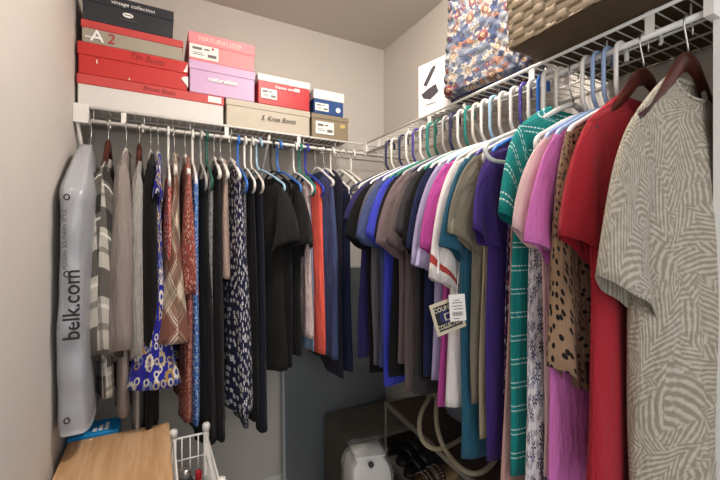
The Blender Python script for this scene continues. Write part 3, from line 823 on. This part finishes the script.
back(-.018, 'black_cardigan', 'long black cardigan between grey sweater and blue paisley dress', 'cardigan', K['black'], ('slim', 'white'), sleeve='long', L=.90, th=.018, thb=.022, rip=.004,
     sl=dict(out=.03, ln=.60, wid0=.17, wid1=.10, th0=.020, th1=.026, rip=.003), hold='long black cardigan')
back(.006, 'paisley_dress', 'royal blue and gold paisley dress with flared skirt', 'dress', FL_pais, ('slim', 'white'), L=.74, sw=.18, wb=.27, th=.018, thb=.085, rip=.010, flare=3.0, hold='blue paisley dress', sleeve='cap',
     sl=dict(th0=.008, th1=.012))
back(.041, 'print_blouse', 'red and white small print sleeveless blouse', 'blouse', FL_red, ('tube', 'white'), L=.42, sw=.17, wb=.205, th=.014, thb=.018, rip=.004, hold='red and white print blouse')
back(.062, 'plaid_shirt', 'rust and cream plaid shirt with wide hem', 'shirt', PLD_rust, ('slim', 'off white'), L=.58, sw=.17, wb=.26, th=.022, thb=.082, rip=.007, flare=1.5, hold='rust plaid shirt', band=K['beige'])
back(.100, 'floral_dress', 'rust red ditsy floral dress with ruffled sleeves', 'dress', FL_rust, ('slim', 'white'), L=.88, sw=.18, wb=.22, th=.016, thb=.028, rip=.006, sleeve='long',
     sl=dict(out=.04, ln=.44, wid0=.14, wid1=.12, th0=.008, th1=.030), hold='rust floral dress')
back(.127, 'striped_top', 'bright blue and white tie-dyed long top', 'top', ST_blue, ('tube', 'white'), L=.86, sw=.19, wb=.22, th=.014, thb=.020, rip=.004, hold='blue tie-dyed top')
back(.158, 'black_dress', 'plain black long dress on a grey hanger', 'dress', K['black'], ('tube', 'grey'), L=.94, sw=.15, wb=.22, th=.020, thb=.030, rip=.006, hold='black long dress right of the tie-dyed top')
back(.180, 'marl_top', 'black and white marled sleeveless top', 'top', SP_grey, ('tube', 'green'), L=.62, sw=.15, wb=.19, th=.014, thb=.017, rip=.004, hold='marled sleeveless top')
back(.207, 'black_dress', 'black sleeveless maxi dress left of the navy blossom dress', 'dress', K['black2'], ('slim', 'white'), L=.95, sw=.15, wb=.23, th=.022, thb=.034, rip=.007, hold='black sleeveless maxi dress')
back(.232, 'animal_print_top', 'pink and brown animal print short top', 'top', FL_leop, ('slim', 'white'), L=.40, sw=.14, wb=.20, th=.014, thb=.018, rip=.005, hold='animal print top')
back(.272, 'blossom_dress', 'navy dress covered in white blossoms', 'dress', FL_navy, ('slim', 'white'), L=.88, sw=.16, wb=.235, th=.026, thb=.040, rip=.008, hold='navy blossom dress')
back(.302, 'speckled_dress', 'navy dress with fine white specks behind the blossom dress', 'dress', FL_navy2, ('tube', 'blue'), L=.90, sw=.14, wb=.20, th=.010, thb=.022, rip=.005, hold='white-specked navy dress')
for X, c in ((.326, 'white'), (.342, 'off white'), (.358, 'white')):
    pass
back(.330, 'black_skirt_dress', 'slim black sleeveless dress just left of the black tees', 'dress', K['black'], ('tube', 'white'), L=.90, sw=.15, wb=.20, th=.018, thb=.026, rip=.005, hold='slim black dress')
back(.358, 'navy_dress', 'near-black navy long dress under the wide black tee', 'dress', cloth('ink navy', '#191a28', .2), ('tube', 'off white'), L=.92, sw=.15, wb=.21, th=.018, thb=.026, rip=.005, hold='near-black navy dress')
back(.388, 'black_blouse', 'wide-sleeved olive black blouse in front of the shelf brace', 'blouse', K['olive'], ('tube', 'sky blue'), yaw=17, sleeve='wide', L=.72, sw=.175, wb=.19, th=.026, thb=.038, rip=.008,
     sl=dict(out=.085, ln=.22, wid0=.18, wid1=.16, th0=.022, th1=.060, dy=.0), hold='wide-sleeved olive black blouse')
back(.445, 'plain_black_shirt', 'plain black top between the two wide black tees', 'top', K['black'], ('tube', 'black'), yaw=8, L=.72, sw=.18, wb=.20, th=.020, thb=.028, rip=.006, hold='plain black top between two tees')
back(.476, 'black_tee', 'black short-sleeved tee on a bright blue hanger', 'shirt', K['black2'], ('tube', 'blue'), yaw=11, sleeve='wide', L=.66, sw=.175, wb=.185, th=.026, thb=.034, rip=.007,
     sl=dict(out=.075, ln=.22, wid0=.18, wid1=.14, th0=.020, th1=.045), hold='black tee')
back(.548, 'pink_print_top', 'pale pink and grey printed sleeveless top', 'top', K['pinkgrey'], ('tube', 'white'), L=.62, sw=.15, wb=.19, th=.016, thb=.022, rip=.005, hold='pale pink printed top', yaw=2)
back(.573, 'blue_camisole', 'light blue camisole squeezed left of the coral tank', 'top', K['ltblue'], ('tube', 'teal'), L=.68, sw=.12, wb=.17, th=.009, thb=.012, rip=.003, hold='light blue camisole')
back(.603, 'coral_tank', 'bright coral pink tank top', 'top', K['coral'], ('tube', 'royal blue'), L=.68, sw=.165, wb=.185, hemw=.004, th=.018, thb=.022, rip=.005, hold='coral tank top')
back(.650, 'blue_tank', 'dusty blue long tank next to the coral one', 'top', K['dusk'], ('slim', 'white'), L=.75, sw=.17, wb=.21, th=.026, thb=.030, rip=.006, hold='dusty blue tank', yaw=2)
back(.692, 'black_camisole', 'black and purple camisole in the back corner', 'top', cloth('black plum', '#241f33', .2), ('slim', 'white'), L=.82, sw=.19, wb=.205, th=.013, thb=.018, rip=.005, hold='black plum camisole')
back(.730, 'navy_camisole', 'dark navy camisole deepest in the back corner', 'top', K['navy'], ('tube', 'white'), L=.76, sw=.19, wb=.20, th=.012, thb=.016, rip=.004, hold='dark navy corner camisole')
for X, c in ((.765, 'white'), (.800, 'off white'), (.838, 'white')):
    loc = (X, LIPY, ZR)
    hanger('slim' if X < .83 else 'tube', c, {.765: 'hanging empty beside the navy camisole', .8: 'hanging empty second from the rail corner', .838: 'hanging empty nearest the rail corner'}[X], loc, -PI/2, HB)

# --- right rail, near to far ---------------------------------------------------
right(.345, 'leaf_blouse', 'beige palm leaf print blouse nearest the doorway', 'blouse', LEAF, ('wood', ''), yaw=0, sleeve='wide', L=.80, sw=.185, wb=.148, flare=.35, th=.022, thb=.032, rip=.009, neck=.058, drop=.045, zt=-.112, zsh=-.205, band=LEAF,
      sl=dict(out=.118, ln=.27, wid0=.19, wid1=.21, th0=.016, th1=.026, rip=.005), hold='palm leaf blouse')
right(.420, 'red_dress', 'red short-sleeved dress behind the palm leaf blouse', 'dress', K['red'], ('wood', ''), sleeve='tee', L=.70, sw=.20, wb=.22, th=.018, thb=.026, rip=.007, neck=.072, zt=-.126, zsh=-.200, hold='red dress',
      sl=dict(out=.072, ln=.215, wid0=.18, wid1=.15, th0=.016, th1=.022))
right(.464, 'polka_blouse', 'tan long-sleeved blouse with black polka dots', 'blouse', DOT_tan, ('tube', 'white'), sleeve='long', L=.46, sw=.20, wb=.20, th=.012, thb=.015, rip=.004, hold='polka dot blouse',
      sl=dict(out=.055, ln=.45, wid0=.17, wid1=.15, th0=.014, th1=.018, puff=.004))
right(.490, 'orchid_tee', 'bright orchid pink long tee', 'shirt', K['orchid'], ('tube', 'pale blue'), sleeve='tee', L=.84, sw=.20, wb=.215, th=.010, thb=.014, rip=.004, hold='orchid pink tee', sl=dict(ln=.21, th0=.008, th1=.011))
right(.514, 'pale_pink_tee', 'pale blush pink tee with short sleeves', 'shirt', K['palepink'], ('tube', 'pale blue'), sleeve='tee', L=.70, sw=.20, wb=.20, th=.010, thb=.012, rip=.003, hold='blush pink tee', sl=dict(ln=.19, th0=.009, th1=.012))
right(.538, 'sprig_dress', 'white sleeveless dress with navy sprigs', 'dress', FL_whnavy, ('tube', 'white'), L=.78, sw=.19, wb=.235, th=.010, thb=.016, rip=.004, hold='navy-sprigged white dress')
right(.572, 'turquoise_tunic', 'turquoise tunic with white stitched rows', 'tunic', TURQ, ('slim', 'white'), sleeve='tee', L=.78, sw=.20, wb=.225, th=.013, thb=.018, rip=.005, hold='turquoise tunic', sl=dict(out=.07, ln=.19, wid1=.13, th0=.013, th1=.020))
right(.604, 'dusty_pink_dress', 'dusty pink long sleeveless dress', 'dress', K['peach'], ('tube', 'off white'), L=.78, sw=.18, wb=.21, th=.011, thb=.015, rip=.004, hold='dusty pink dress')
right(.628, 'dark_floral_top', 'dark top with magenta and white flowers', 'top', FL_dark, ('tube', 'white'), L=.58, sw=.15, wb=.19, th=.010, thb=.012, rip=.003, hold='dark floral top')
right(.655, 'purple_tee', 'deep purple tunic tee right of the beige top', 'shirt', K['purple'], ('tube', 'blue'), sleeve='tee', L=.75, sw=.20, wb=.21, th=.011, thb=.015, rip=.006, hold='deep purple tee', sl=dict(out=.06, ln=.19, wid1=.11, th0=.010, th1=.014, rip=.009))
right(.684, 'beige_top', 'beige sleeveless top behind the purple tee', 'top', K['beige'], ('tube', 'white'), L=.70, sw=.18, wb=.2, th=.010, thb=.013, rip=.003, hold='beige sleeveless top')
right(.710, 'heather_tee', 'tan heathered short-sleeved tee', 'shirt', K['heather'], ('tube', 'purple'), sleeve='tee', L=.62, sw=.20, wb=.20, th=.010, thb=.013, rip=.003, hold='tan heathered tee', sl=dict(th0=.009, th1=.013))
right(.742, 'teal_tunic', 'teal blue long tunic', 'tunic', K['tealblue'], ('tube', 'white'), sleeve='tee', L=.78, sw=.20, wb=.22, th=.013, thb=.018, rip=.005, hold='teal blue tunic', sl=dict(ln=.22, th0=.012, th1=.015))
right(.782, 'baseball_tee', 'white tee with a red stripe round each sleeve', 'shirt', K['white'], ('tube', 'off white'), sleeve='elbow', smat=WHT_BAND, L=.64, sw=.20, wb=.215, th=.015, thb=.020, rip=.005, hold='white red-striped tee',
      sl=dict(out=.09, ln=.30, wid0=.18, wid1=.125, th0=.013, th1=.017))
right(.818, 'magenta_tee', 'magenta pink tee behind the white striped tee', 'shirt', K['magenta'], ('tube', 'sky blue'), sleeve='tee', L=.66, sw=.20, wb=.215, th=.012, thb=.016, rip=.004, hold='magenta tee', sl=dict(ln=.23, th0=.011, th1=.014))
right(.852, 'lavender_tee', 'pale lavender tee left of the magenta one', 'shirt', K['lav'], ('tube', 'white'), sleeve='tee', L=.60, sw=.20, wb=.205, th=.012, thb=.015, rip=.004, hold='lavender tee', sl=dict(ln=.25, th0=.011, th1=.014))
right(.888, 'navy_tee', 'dark navy tee left of the lavender tee', 'shirt', K['navy'], ('tube', 'off white'), sleeve='tee', L=.60, sw=.20, wb=.205, th=.012, thb=.015, rip=.004, hold='dark navy tee', sl=dict(ln=.22, th0=.011, th1=.014))
right(.922, 'black_tee', 'black tee between navy and taupe tees', 'shirt', K['black'], ('tube', 'teal'), sleeve='tee', L=.64, sw=.20, wb=.205, th=.012, thb=.016, rip=.004, hold='black tee between navy and taupe tees', sl=dict(ln=.21, th0=.011, th1=.014))
right(.956, 'charcoal_tee', 'charcoal grey long tee', 'shirt', K['charcoal'], ('tube', 'white'), sleeve='tee', L=.68, sw=.20, wb=.205, th=.012, thb=.016, rip=.004, hold='charcoal tee', sl=dict(ln=.20, th0=.011, th1=.014))
right(.992, 'taupe_tee', 'taupe brown tee right of the mauve one', 'shirt', K['taupe2'], ('tube', 'navy'), sleeve='tee', L=.70, sw=.20, wb=.205, th=.013, thb=.016, rip=.004, hold='taupe brown tee', sl=dict(ln=.23, th0=.011, th1=.015))
right(1.030, 'mauve_tee', 'mauve brown tee left of the taupe tee', 'shirt', K['mauve'], ('tube', 'grey'), sleeve='tee', L=.62, sw=.20, wb=.205, th=.013, thb=.016, rip=.004, hold='mauve brown tee', sl=dict(ln=.21, th0=.012, th1=.015))
right(1.072, 'black_tee', 'black tee between mauve and bright royal tees', 'shirt', K['black2'], ('tube', 'green'), sleeve='tee', L=.66, sw=.20, wb=.205, th=.014, thb=.018, rip=.005, hold='black tee between mauve and royal tees', sl=dict(ln=.17, th0=.013, th1=.016))
right(1.116, 'royal_tee', 'bright royal blue long tee', 'shirt', K['royal2'], ('tube', 'teal'), sleeve='tee', L=.72, sw=.20, wb=.205, th=.014, thb=.020, rip=.005, hold='bright royal blue tee', sl=dict(ln=.19, th0=.013, th1=.018))
right(1.158, 'slate_tee', 'slate blue tee left of the bright royal one', 'shirt', K['slate'], ('tube', 'white'), sleeve='tee', L=.66, sw=.20, wb=.205, th=.014, thb=.018, rip=.005, hold='slate blue tee', sl=dict(ln=.18, th0=.013, th1=.016))
right(1.205, 'charcoal_tee', 'faded charcoal tee near the corner', 'shirt', K['grey'], ('tube', 'purple'), sleeve='tee', L=.68, sw=.20, wb=.205, th=.014, thb=.018, rip=.005, hold='faded charcoal tee', sl=dict(ln=.17, th0=.013, th1=.017))
right(1.250, 'black_tee', 'black tee second from the far corner end', 'shirt', K['black'], ('tube', 'white'), sleeve='tee', L=.72, sw=.20, wb=.205, th=.015, thb=.020, rip=.005, hold='black tee second from far end', sl=dict(ln=.19, th0=.013, th1=.017))
right(1.298, 'indigo_tee', 'dark indigo tee at the far end of the right rail', 'shirt', K['purplenavy'], ('tube', 'navy'), sleeve='tee', L=.66, sw=.20, wb=.205, th=.015, thb=.020, rip=.005, hold='dark indigo tee', sl=dict(ln=.14, wid1=.12, th0=.014, th1=.022))
for i_, Y in enumerate((1.36, 1.40)):
    hanger('tube', ('white', 'navy')[i_], ('hanging empty just past the indigo tee', 'hanging empty at the far end of the right rail')[i_], (LIPX, Y, ZR), math.radians((6, -5)[i_]), HR)

# hang tags on the white tee
p = at_d(448, 316, .93)
t = empty('brand_hang_tag', 'square cream and black hang tag on the white striped tee', 'tag', p, -YAW*.8+math.radians(8))
Mx = R(math.radians(-17), 'Y'); card = solid('cream card', '#cfc3a9', .6); M_blk = solid('tag black', '#1b1a20', .5); M_nv = solid('tag navy', '#252a5c', .5)
def tagbox(a, b, nm, mat, par=None, MM=Mx):
    m = MB(); m.box(a, b, MM); return m.build(nm, mat, par or t)
tagbox((-.040, 0, -.040), (.040, .0012, .040), 'card', card)
tagbox((-.032, -.0004, -.031), (.032, 0, .031), 'printed_panel', M_blk)
m = MB(); m.prism([(.023*math.cos(q*PI/12), .018*math.sin(q*PI/12)) for q in range(24)], -.0008, -.0003, Mx); m.build('emblem', M_nv, t)
tagbox((-.010, -.0012, -.009), (.010, -.0007, .009), 'emblem_square', card); tagbox((-.0065, -.0016, -.006), (.0065, -.0011, .006), 'emblem_inner', M_nv)
text('COUNTRY', .0155, card, t, Mx@T(0, -.0013, .0215)@FRONT, 'lettering', .9, 0, .0002, 'CENTER', .0004)
text('COLLECTION', .0155, card, t, Mx@T(0, -.0013, -.0215)@FRONT, 'lettering', .72, 0, .0002, 'CENTER', .0004)
p2 = at_d(457.5, 308, .915)
t = empty('price_tag', 'small white price tag with barcode over the cream hang tag', 'tag', p2, -YAW*.8)
M2 = R(math.radians(-4), 'Y')
tagbox((-.020, 0, -.031), (.020, .001, .033), 'card', M_white, t, M2)
m = MB()
for i in range(14):
    x0 = -.013+i*.0018; m.box((x0, -.0005, -.019), (x0+(.0011 if i % 3 else .0006), 0, -.009), M2)
m.build('barcode', M_greyprint, t)
m = MB()
for z, a_, b_ in ((.018, -.008, .006), (.012, -.013, .013), (.004, -.012, .012), (-.003, -.009, .014), (-.026, -.012, .004)):
    m.box((a_, -.0005, z), (b_, 0, z+.0018), M2)
m.build('printed_lines', M_greyprint, t)
m = MB(); m.tube([M2@Vector((0, .0005, .032)), (.004, .01, .06), (.012, .025, .085)], .0007, 5); m.build('string', M_white, t)

# ------------------------------------------------------------------ lower left: cabinet, basket, blue box
M_oak = wood('light oak laminate', '#c0946a', '#d8b189', 40, 3, .45)
cx0, cx1, cy0, cy1, cz = -.240, .039, 1.05, 1.46, .675
t = empty('drawer_cabinet', 'narrow cabinet with light oak top against the left wall', 'cabinet', ((cx0+cx1)/2, (cy0+cy1)/2, 0), 0)
I = T(-(cx0+cx1)/2, -(cy0+cy1)/2, 0)
m = MB(); m.rbox((cx0, cy0, cz-.022), (cx1, cy1, cz), .002); m.build('cabinet_top', M_oak, t, I)
M_cab = solid('white cabinet board', '#dcd8d2', .5, var=.04)
m = MB(); m.rbox((cx0+.012, cy0+.02, .0), (cx1-.012, cy1-.01, cz-.0225), .002); m.build('carcass', M_cab, t, I)
for i in range(3):
    z0 = .03+i*.185
    m = MB(); m.rbox((cx0+.016, cy0+.004, z0), (cx1-.016, cy0+.0195, z0+.178), .003); d = m.build('drawer', M_cab, t, I)
    m = MB(); m.tube([((cx0+cx1)/2-.04, cy0+.004, z0+.12), ((cx0+cx1)/2-.04, cy0-.014, z0+.12), ((cx0+cx1)/2+.04, cy0-.014, z0+.12), ((cx0+cx1)/2+.04, cy0+.004, z0+.12)], .004, 8); m.build('handle', M_steel, d, I)
t = empty('blue_shoe_box', 'bright blue box with white mark tucked behind the oak topped cabinet', 'box', (-.176, 1.520, 0))
M_bl = solid('cyan blue card', '#1f8fd0', .45, var=.05)
m = MB(); m.rbox((-.066, -.05, 0), (.066, .05, .65), .002); m.build('box_body', M_bl, t)
m = MB(); m.rbox((-.068, -.052, .63), (.068, .052, .682), .002); m.build('lid', M_bl, t)
m = MB()
for k in range(3):
    m.box((-.005+.016*k, -.035, .6823), (.006+.016*k, -.01+.015*k, .6828), None)
m.build('printed_mark', M_print, t)

wx0, wx1, wy0, wy1, wz = .050, .150, 1.05, 1.39, .655
t = empty('wire_basket_stand', 'white wire basket on legs beside the oak topped cabinet', 'basket', ((wx0+wx1)/2, (wy0+wy1)/2, 0))
I = T(-(wx0+wx1)/2, -(wy0+wy1)/2, 0)
for x, y in ((wx0, wy0), (wx1, wy0), (wx0, wy1), (wx1, wy1)):
    m = MB(); m.tube([(x, y, 0), (x, y, wz)], .009, 10); q = m.build('corner_post', M_wire, t, I)
    m = MB(); m.tube([(x, y, wz-.002), (x, y, wz+.016), (x, y, wz+.022)], .0125, 10, radii=[.0125, .0125, .008]); m.build('post_cap', M_wire, q, I)
m = MB(); m.tube([(wx0, wy0, wz-.012), (wx1, wy0, wz-.012), (wx1, wy1, wz-.012), (wx0, wy1, wz-.012)], .0042, 8, closed=True); m.build('rim', M_wire, t, I)
zb = .42
def grid(nm, a, b, nv, hz):
    m = MB()
    for i in range(1, nv): 
        f = i/nv; x, y = a[0]+(b[0]-a[0])*f, a[1]+(b[1]-a[1])*f
        m.tube([(x, y, wz-.012), (x, y, zb)], .0021, 6)
    for z in hz: m.tube([(a[0], a[1], z), (b[0], b[1], z)], .0026, 6)
    m.build(nm, M_wire, t, I)
grid('back_grid', (wx0, wy1), (wx1, wy1), 4, (.57, .50, zb)); grid('front_grid', (wx0, wy0), (wx1, wy0), 4, (.57, .50, zb))
grid('side_grid', (wx1, wy0), (wx1, wy1), 12, (.57, .50, zb)); grid('side_grid', (wx0, wy0), (wx0, wy1), 12, (.57, .50, zb))
m = MB()
for i in range(13): y = wy0+(wy1-wy0)*i/12; m.tube([(wx0, y, zb), (wx1, y, zb)], .002, 5)
for i in range(5): x = wx0+(wx1-wx0)*i/4; m.tube([(x, wy0, zb), (x, wy1, zb)], .002, 5)
m.build('basket_floor', M_wire, t, I)
def bottle(name, label, x, y, prof, mat, capprof, capmat):
    t = empty(name, label, 'bottle', (x, y, zb+.003))
    m = MB(); lathe(m, [(0, 0)]+prof, 20); m.build('bottle_body', mat, t)
    m = MB(); lathe(m, capprof, 20); m.build('cap', capmat, t)
bottle('spray_bottle', 'slim white bottle with red cap inside the wire basket', .122, 1.345, [(.014, 0), (.015, .01), (.015, .08), (.008, .095)], M_white, [(.009, .093), (.010, .096), (.010, .118), (.006, .125), (0, .125)], card_bred)
bottle('dark_jar', 'round black jar inside the wire basket by the cabinet', .082, 1.345, [(.022, 0), (.025, .015), (.025, .10), (.018, .115)], card_black, [(.017, .114), (.019, .118), (.019, .135), (.012, .142), (0, .143)], M_steel)

# ------------------------------------------------------------------ lower right: mirror, racks, pack, bag, shoes
t = empty('leaning_mirror', 'dark narrow-framed mirror leaning on the back wall under the clothes', 'mirror', (.878, 1.86, .0), 0)
t.rotation_euler = (math.radians(-2.6), 0, 0)
N = NT('dim mirror glass'); M_mir = N.done('#7d8285', .25, .3)
m = MB(); m.rbox((-.311, 0, .004), (.311, .012, 1.15), .002); m.build('mirror_backing', M_dk, t)
m = MB(); m.box((-.304, -.0015, .012), (.304, -.0002, 1.142)); m.build('mirror_glass', M_mir, t)
M_fr = solid('pale grey frame', '#b3b6b9', .4)
for a_, b_ in (((-.316, -.004, .002), (-.303, .013, 1.155)), ((.303, -.004, .002), (.316, .013, 1.155)), ((-.303, -.004, .002), (.303, .013, .014)), ((-.303, -.004, 1.142), (.303, .013, 1.155))):
    m = MB(); m.rbox(a_, b_, .002); m.build('frame_rail', M_fr, t)

M_met = solid('grey metal tube', '#8d877f', .4, .5); M_walnut = wood('dark walnut board', '#2f241c', '#4a392c', 4, 40, .5)
M_lsh = solid('grey board', '#9d968d', .6, var=.1)
ra = math.radians(6); rl, rw, rz_ = .80, .245, .55
t = empty('shoe_rack', 'metal framed shoe rack with dark wooden top along the right wall', 'rack', (.935, 1.507, 0), -PI/2-ra)
# local x runs along the wall towards the doorway, local y towards the right wall
def L(x, y, z): return (x, y, z)
m = MB(); m.rbox((.012, .012, rz_-.018), (rl-.012, rw-.012, rz_-.002), .001); m.build('rack_top', M_walnut, t)
m = MB(); m.rbox((.012, .012, .272), (rl-.012, rw-.012, .286), .001); m.build('lower_shelf', M_lsh, t)
for x, y in ((0, 0), (rl, 0), (0, rw), (rl, rw)):
    m = MB(); m.rbox((x-.008 if x else 0, y-.008 if y else 0, 0), (x if x else .010, y if y else .010, rz_), .001); m.build('leg', M_met, t)
for z in (rz_-.012, .279):
    for a_, b_ in (((.010, .0, z-.008), (rl-.008, .011, z+.012)), ((.010, rw-.010, z-.008), (rl-.008, rw, z+.012)), ((0, .010, z-.008), (.011, rw-.008, z+.012)), ((rl-.010, .010, z-.008), (rl, rw-.008, z+.012))):
        m = MB(); m.rbox(a_, b_, .001); m.build('frame_rail', M_met, t)

t = empty('low_shelf_unit', 'low wooden shelf unit in the back right corner behind the rack', 'shelf', (.765, 1.50, 0))
M_wd = wood('grey brown wood', '#4b4740', '#655f55', 6, 50, .55)
uw, ud, uh = .42, .31, .40
m = MB(); m.rbox((0, 0, uh-.018), (uw, ud, uh), .002); m.build('unit_top', M_wd, t)
for x in (0, uw-.018):
    m = MB(); m.rbox((x, .004, 0), (x+.018, ud, uh-.0185), .002); m.build('side_panel', M_wd, t)
m = MB(); m.rbox((.0185, .01, .18), (uw-.0185, ud-.01, .195), .002); m.build('shelf_board', M_wd, t)
m = MB(); m.rbox((.0185, ud-.009, 0), (uw-.0185, ud, uh-.0185), .002); m.build('back_panel', M_wd, t)

# white pack in clear plastic
px0, px1, py0, py1, pz = .672, .860, 1.28, 1.455, .45
t = empty('wrapped_pack', 'white pack wrapped in clear shiny plastic on the floor by the rack', 'package', ((px0+px1)/2, (py0+py1)/2, 0), math.radians(-12))
hx, hy = (px1-px0)/2, (py1-py0)/2
def pillow(hx, hy, z0, z1, n=40, nz=24, e=.35, wob=.0, seed=1):
    r_ = random.Random(seed); ph = [r_.uniform(0, 6.28) for _ in range(6)]; m = MB()
    for i in range(nz+1):
        s_ = i/nz; z = z0+(z1-z0)*s_
        k_ = min(1, (1-abs(2*s_-1)**8)**.5*1.0+.001) if 0 < s_ < 1 else .80
        for k in range(n):
            a_ = 2*PI*k/n; ca, sa = math.cos(a_), math.sin(a_)
            w = wob*(math.sin(5*a_+13*s_+ph[0])+.7*math.sin(9*a_-21*s_+ph[1])+.5*math.sin(17*a_+5*s_+ph[2]))
            m.v.append((spow(ca, e)*hx*k_+ca*w, spow(sa, e)*hy*k_+sa*w, z+wob*.8*math.sin(7*a_+ph[3])*(s_ > .9)))
    for i in range(nz):
        for k in range(n):
            q = (k+1) % n; m.face((i*n+k, i*n+q, i*n+n+q, i*n+n+k), ((k/n*.6, i*.01), ((k+1)/n*.6, i*.01), ((k+1)/n*.6, i*.01+.01), (k/n*.6, i*.01+.01)))
    m.face([k for k in range(n)][::-1]); m.face([nz*n+k for k in range(n)])
    return m
pillow(hx-.012, hy-.012, .004, pz-.012, e=.2, wob=.001).build('white_pack', solid('white pack card', '#e4e1dc', .5), t)
N = NT('clear plastic film'); N.b.inputs['Alpha'].default_value = .20; N.bump(N.noise(N.uv(obj=True), 38, 4, .7), .9, .02)
M_clear = N.done('#f4f4f4', .12, 0, .9)
pillow(hx, hy, .0, pz, e=.4, wob=.004, seed=4, n=60, nz=36).build('plastic_wrap', M_clear, t)
m = MB(); m.prism([(-.01+.011*math.cos(q*PI/10), .424+.011*math.sin(q*PI/10)) for q in range(20)], -hy-.0035, -hy+.006); m.build('round_sticker', M_dk, t)

# tote with rope handles on the rack top
t = empty('rope_handle_tote', 'pale grey blue tote bag with thick rope handles on the shoe rack', 'bag', (1.128, 1.10, rz_), math.radians(-PI*0+86))
pillow(.245, .042, .0, .26, e=.45, wob=.003, seed=9).build('bag_body', cloth('grey blue canvas', '#9aa3b1', .12), t)
Mi = (T(1.128, 1.10, rz_)@R(math.radians(86), 'Z')).inverted()
N = NT('twisted rope'); wv = N.n('ShaderNodeTexWave'); wv.inputs['Scale'].default_value = 1; N.put(wv.inputs['Vector'], N.uv(260, 420)); N.bump(wv.outputs[1], .5)
M_rope = N.done(N.mix(wv.outputs[1], '#8d8068', '#c9bda3'), .8)
def smooth(P, k=3):
    for _ in range(k):
        Q = [P[0]]
        for a_, b_ in zip(P, P[1:]): Q += [a_*.75+b_*.25, a_*.25+b_*.75]
        P = Q+[P[-1]]
    return P
def rest(u, v): return at_d(u, v, (H-rz_-.008)*FOC/(v-240))
h1 = [Vector((1.085, 1.31, .76)), at_d(431, 396, 1.50), at_d(421, 411, 1.43), at_d(418.5, 428, 1.385), at_d(423, 443, 1.35), at_d(435, 450, 1.335), rest(448, 447), rest(463, 438), rest(476, 430), Vector((1.08, 1.19, .72))]
h2 = [Vector((1.080, 1.30, .77)), at_d(437, 398, 1.46), at_d(435.5, 420, 1.40), at_d(440, 440, 1.345), rest(447, 453), rest(458, 466), rest(470, 474), rest(482, 473), rest(493, 464), rest(499, 452), Vector((1.075, 1.0, .72))]
for h in (h1, h2):
    m = MB(); m.tube([Mi@p for p in smooth(h)], .0085, 10); m.build('rope_handle', M_rope, t)

# footwear on the lower shelf
def sole_outline(l, w, n=32):
    P = []
    for k in range(n):
        a_ = 2*PI*k/n; x = math.cos(a_)*l/2; f = (x/(l/2)+1)/2
        ww = w*(.78+.22*f)-.18*w*math.exp(-((f-.42)/.18)**2)
        P.append((x, spow(math.sin(a_), .8)*ww/2))
    return P
def sandal(name, label, loc, rz, solemat, strapmat, studs=None):
    t = empty(name, label, 'shoe', loc, rz, 'shoes on the rack shelf')
    P = sole_outline(.25, .095); n = len(P); m = MB()
    for z, s_ in ((0, .97), (.004, 1), (.018, 1), (.022, .97)):
        for x, y in P: m.v.append((x*s_, y*s_, z+.012*max(0, -x/.125)*(z > .01)))
    for i in range(3):
        for k in range(n): q = (k+1) % n; m.face((i*n+k, i*n+q, i*n+n+q, i*n+n+k), smooth=True)
    m.face([k for k in range(n)][::-1]); m.face([3*n+k for k in range(n)])
    m.build('sole', solemat, t)
    for x0, x1, hh in ((.035, .075, .05), (-.02, .03, .06)):
        m = MB(); r_ = 14; b = 0
        for lay in (0, 1):
            for k in range(r_+1):
                q = PI*k/r_; yy, zz = math.cos(q)*(.047-lay*.004), .012+math.sin(q)*(hh-lay*.004)
                m.v += [(x0+.01*math.cos(q), yy, zz), (x1+.012*math.sin(q), yy, zz)]
        o = 2*(r_+1)
        for k in range(r_):
            a_ = 2*k; m.face((a_, a_+1, a_+3, a_+2)); m.face((o+a_+2, o+a_+3, o+a_+1, o+a_))
            m.face((a_, a_+2, o+a_+2, o+a_)); m.face((a_+1, o+a_+1, o+a_+3, a_+3))
        s1 = m.build('strap', strapmat, t)
        if studs:
            m = MB()
            for k in range(2, r_-1):
                q = PI*k/r_; 
                for f in (.25, .75):
                    c = Vector((x0+(x1-x0)*f+.01, math.cos(q)*.048, .012+math.sin(q)*(hh+.001))); d = Vector((0, math.cos(q), math.sin(q)))
                    m.tube([c, c+d*.003], .004, 6)
            m.build('studs', studs, s1)
M_rub = solid('black rubber', '#1a1918', .5); M_brl = solid('brown leather', '#4a3526', .45, var=.2); M_tanr = solid('tan sole', '#a58a63', .6)
zf = .287
sandal('black_sandal', 'black strappy sandal at the rear of the rack shelf', (1.075, 1.452, zf), math.radians(196), M_rub, M_rub)
sandal('black_sandal', 'black strappy sandal beside the brown studded one', (1.055, 1.352, zf), math.radians(190), M_rub, M_rub)
sandal('studded_sandal', 'brown sandal with shiny studs and tan sole', (1.03, 1.245, zf), math.radians(184), M_tanr, M_brl, M_steel)

# ------------------------------------------------------------------ view
vs = S.view_settings; vs.view_transform = 'Standard'; vs.look = 'None'; vs.gamma = 1; vs.use_curve_mapping = False; vs.exposure = 0.31
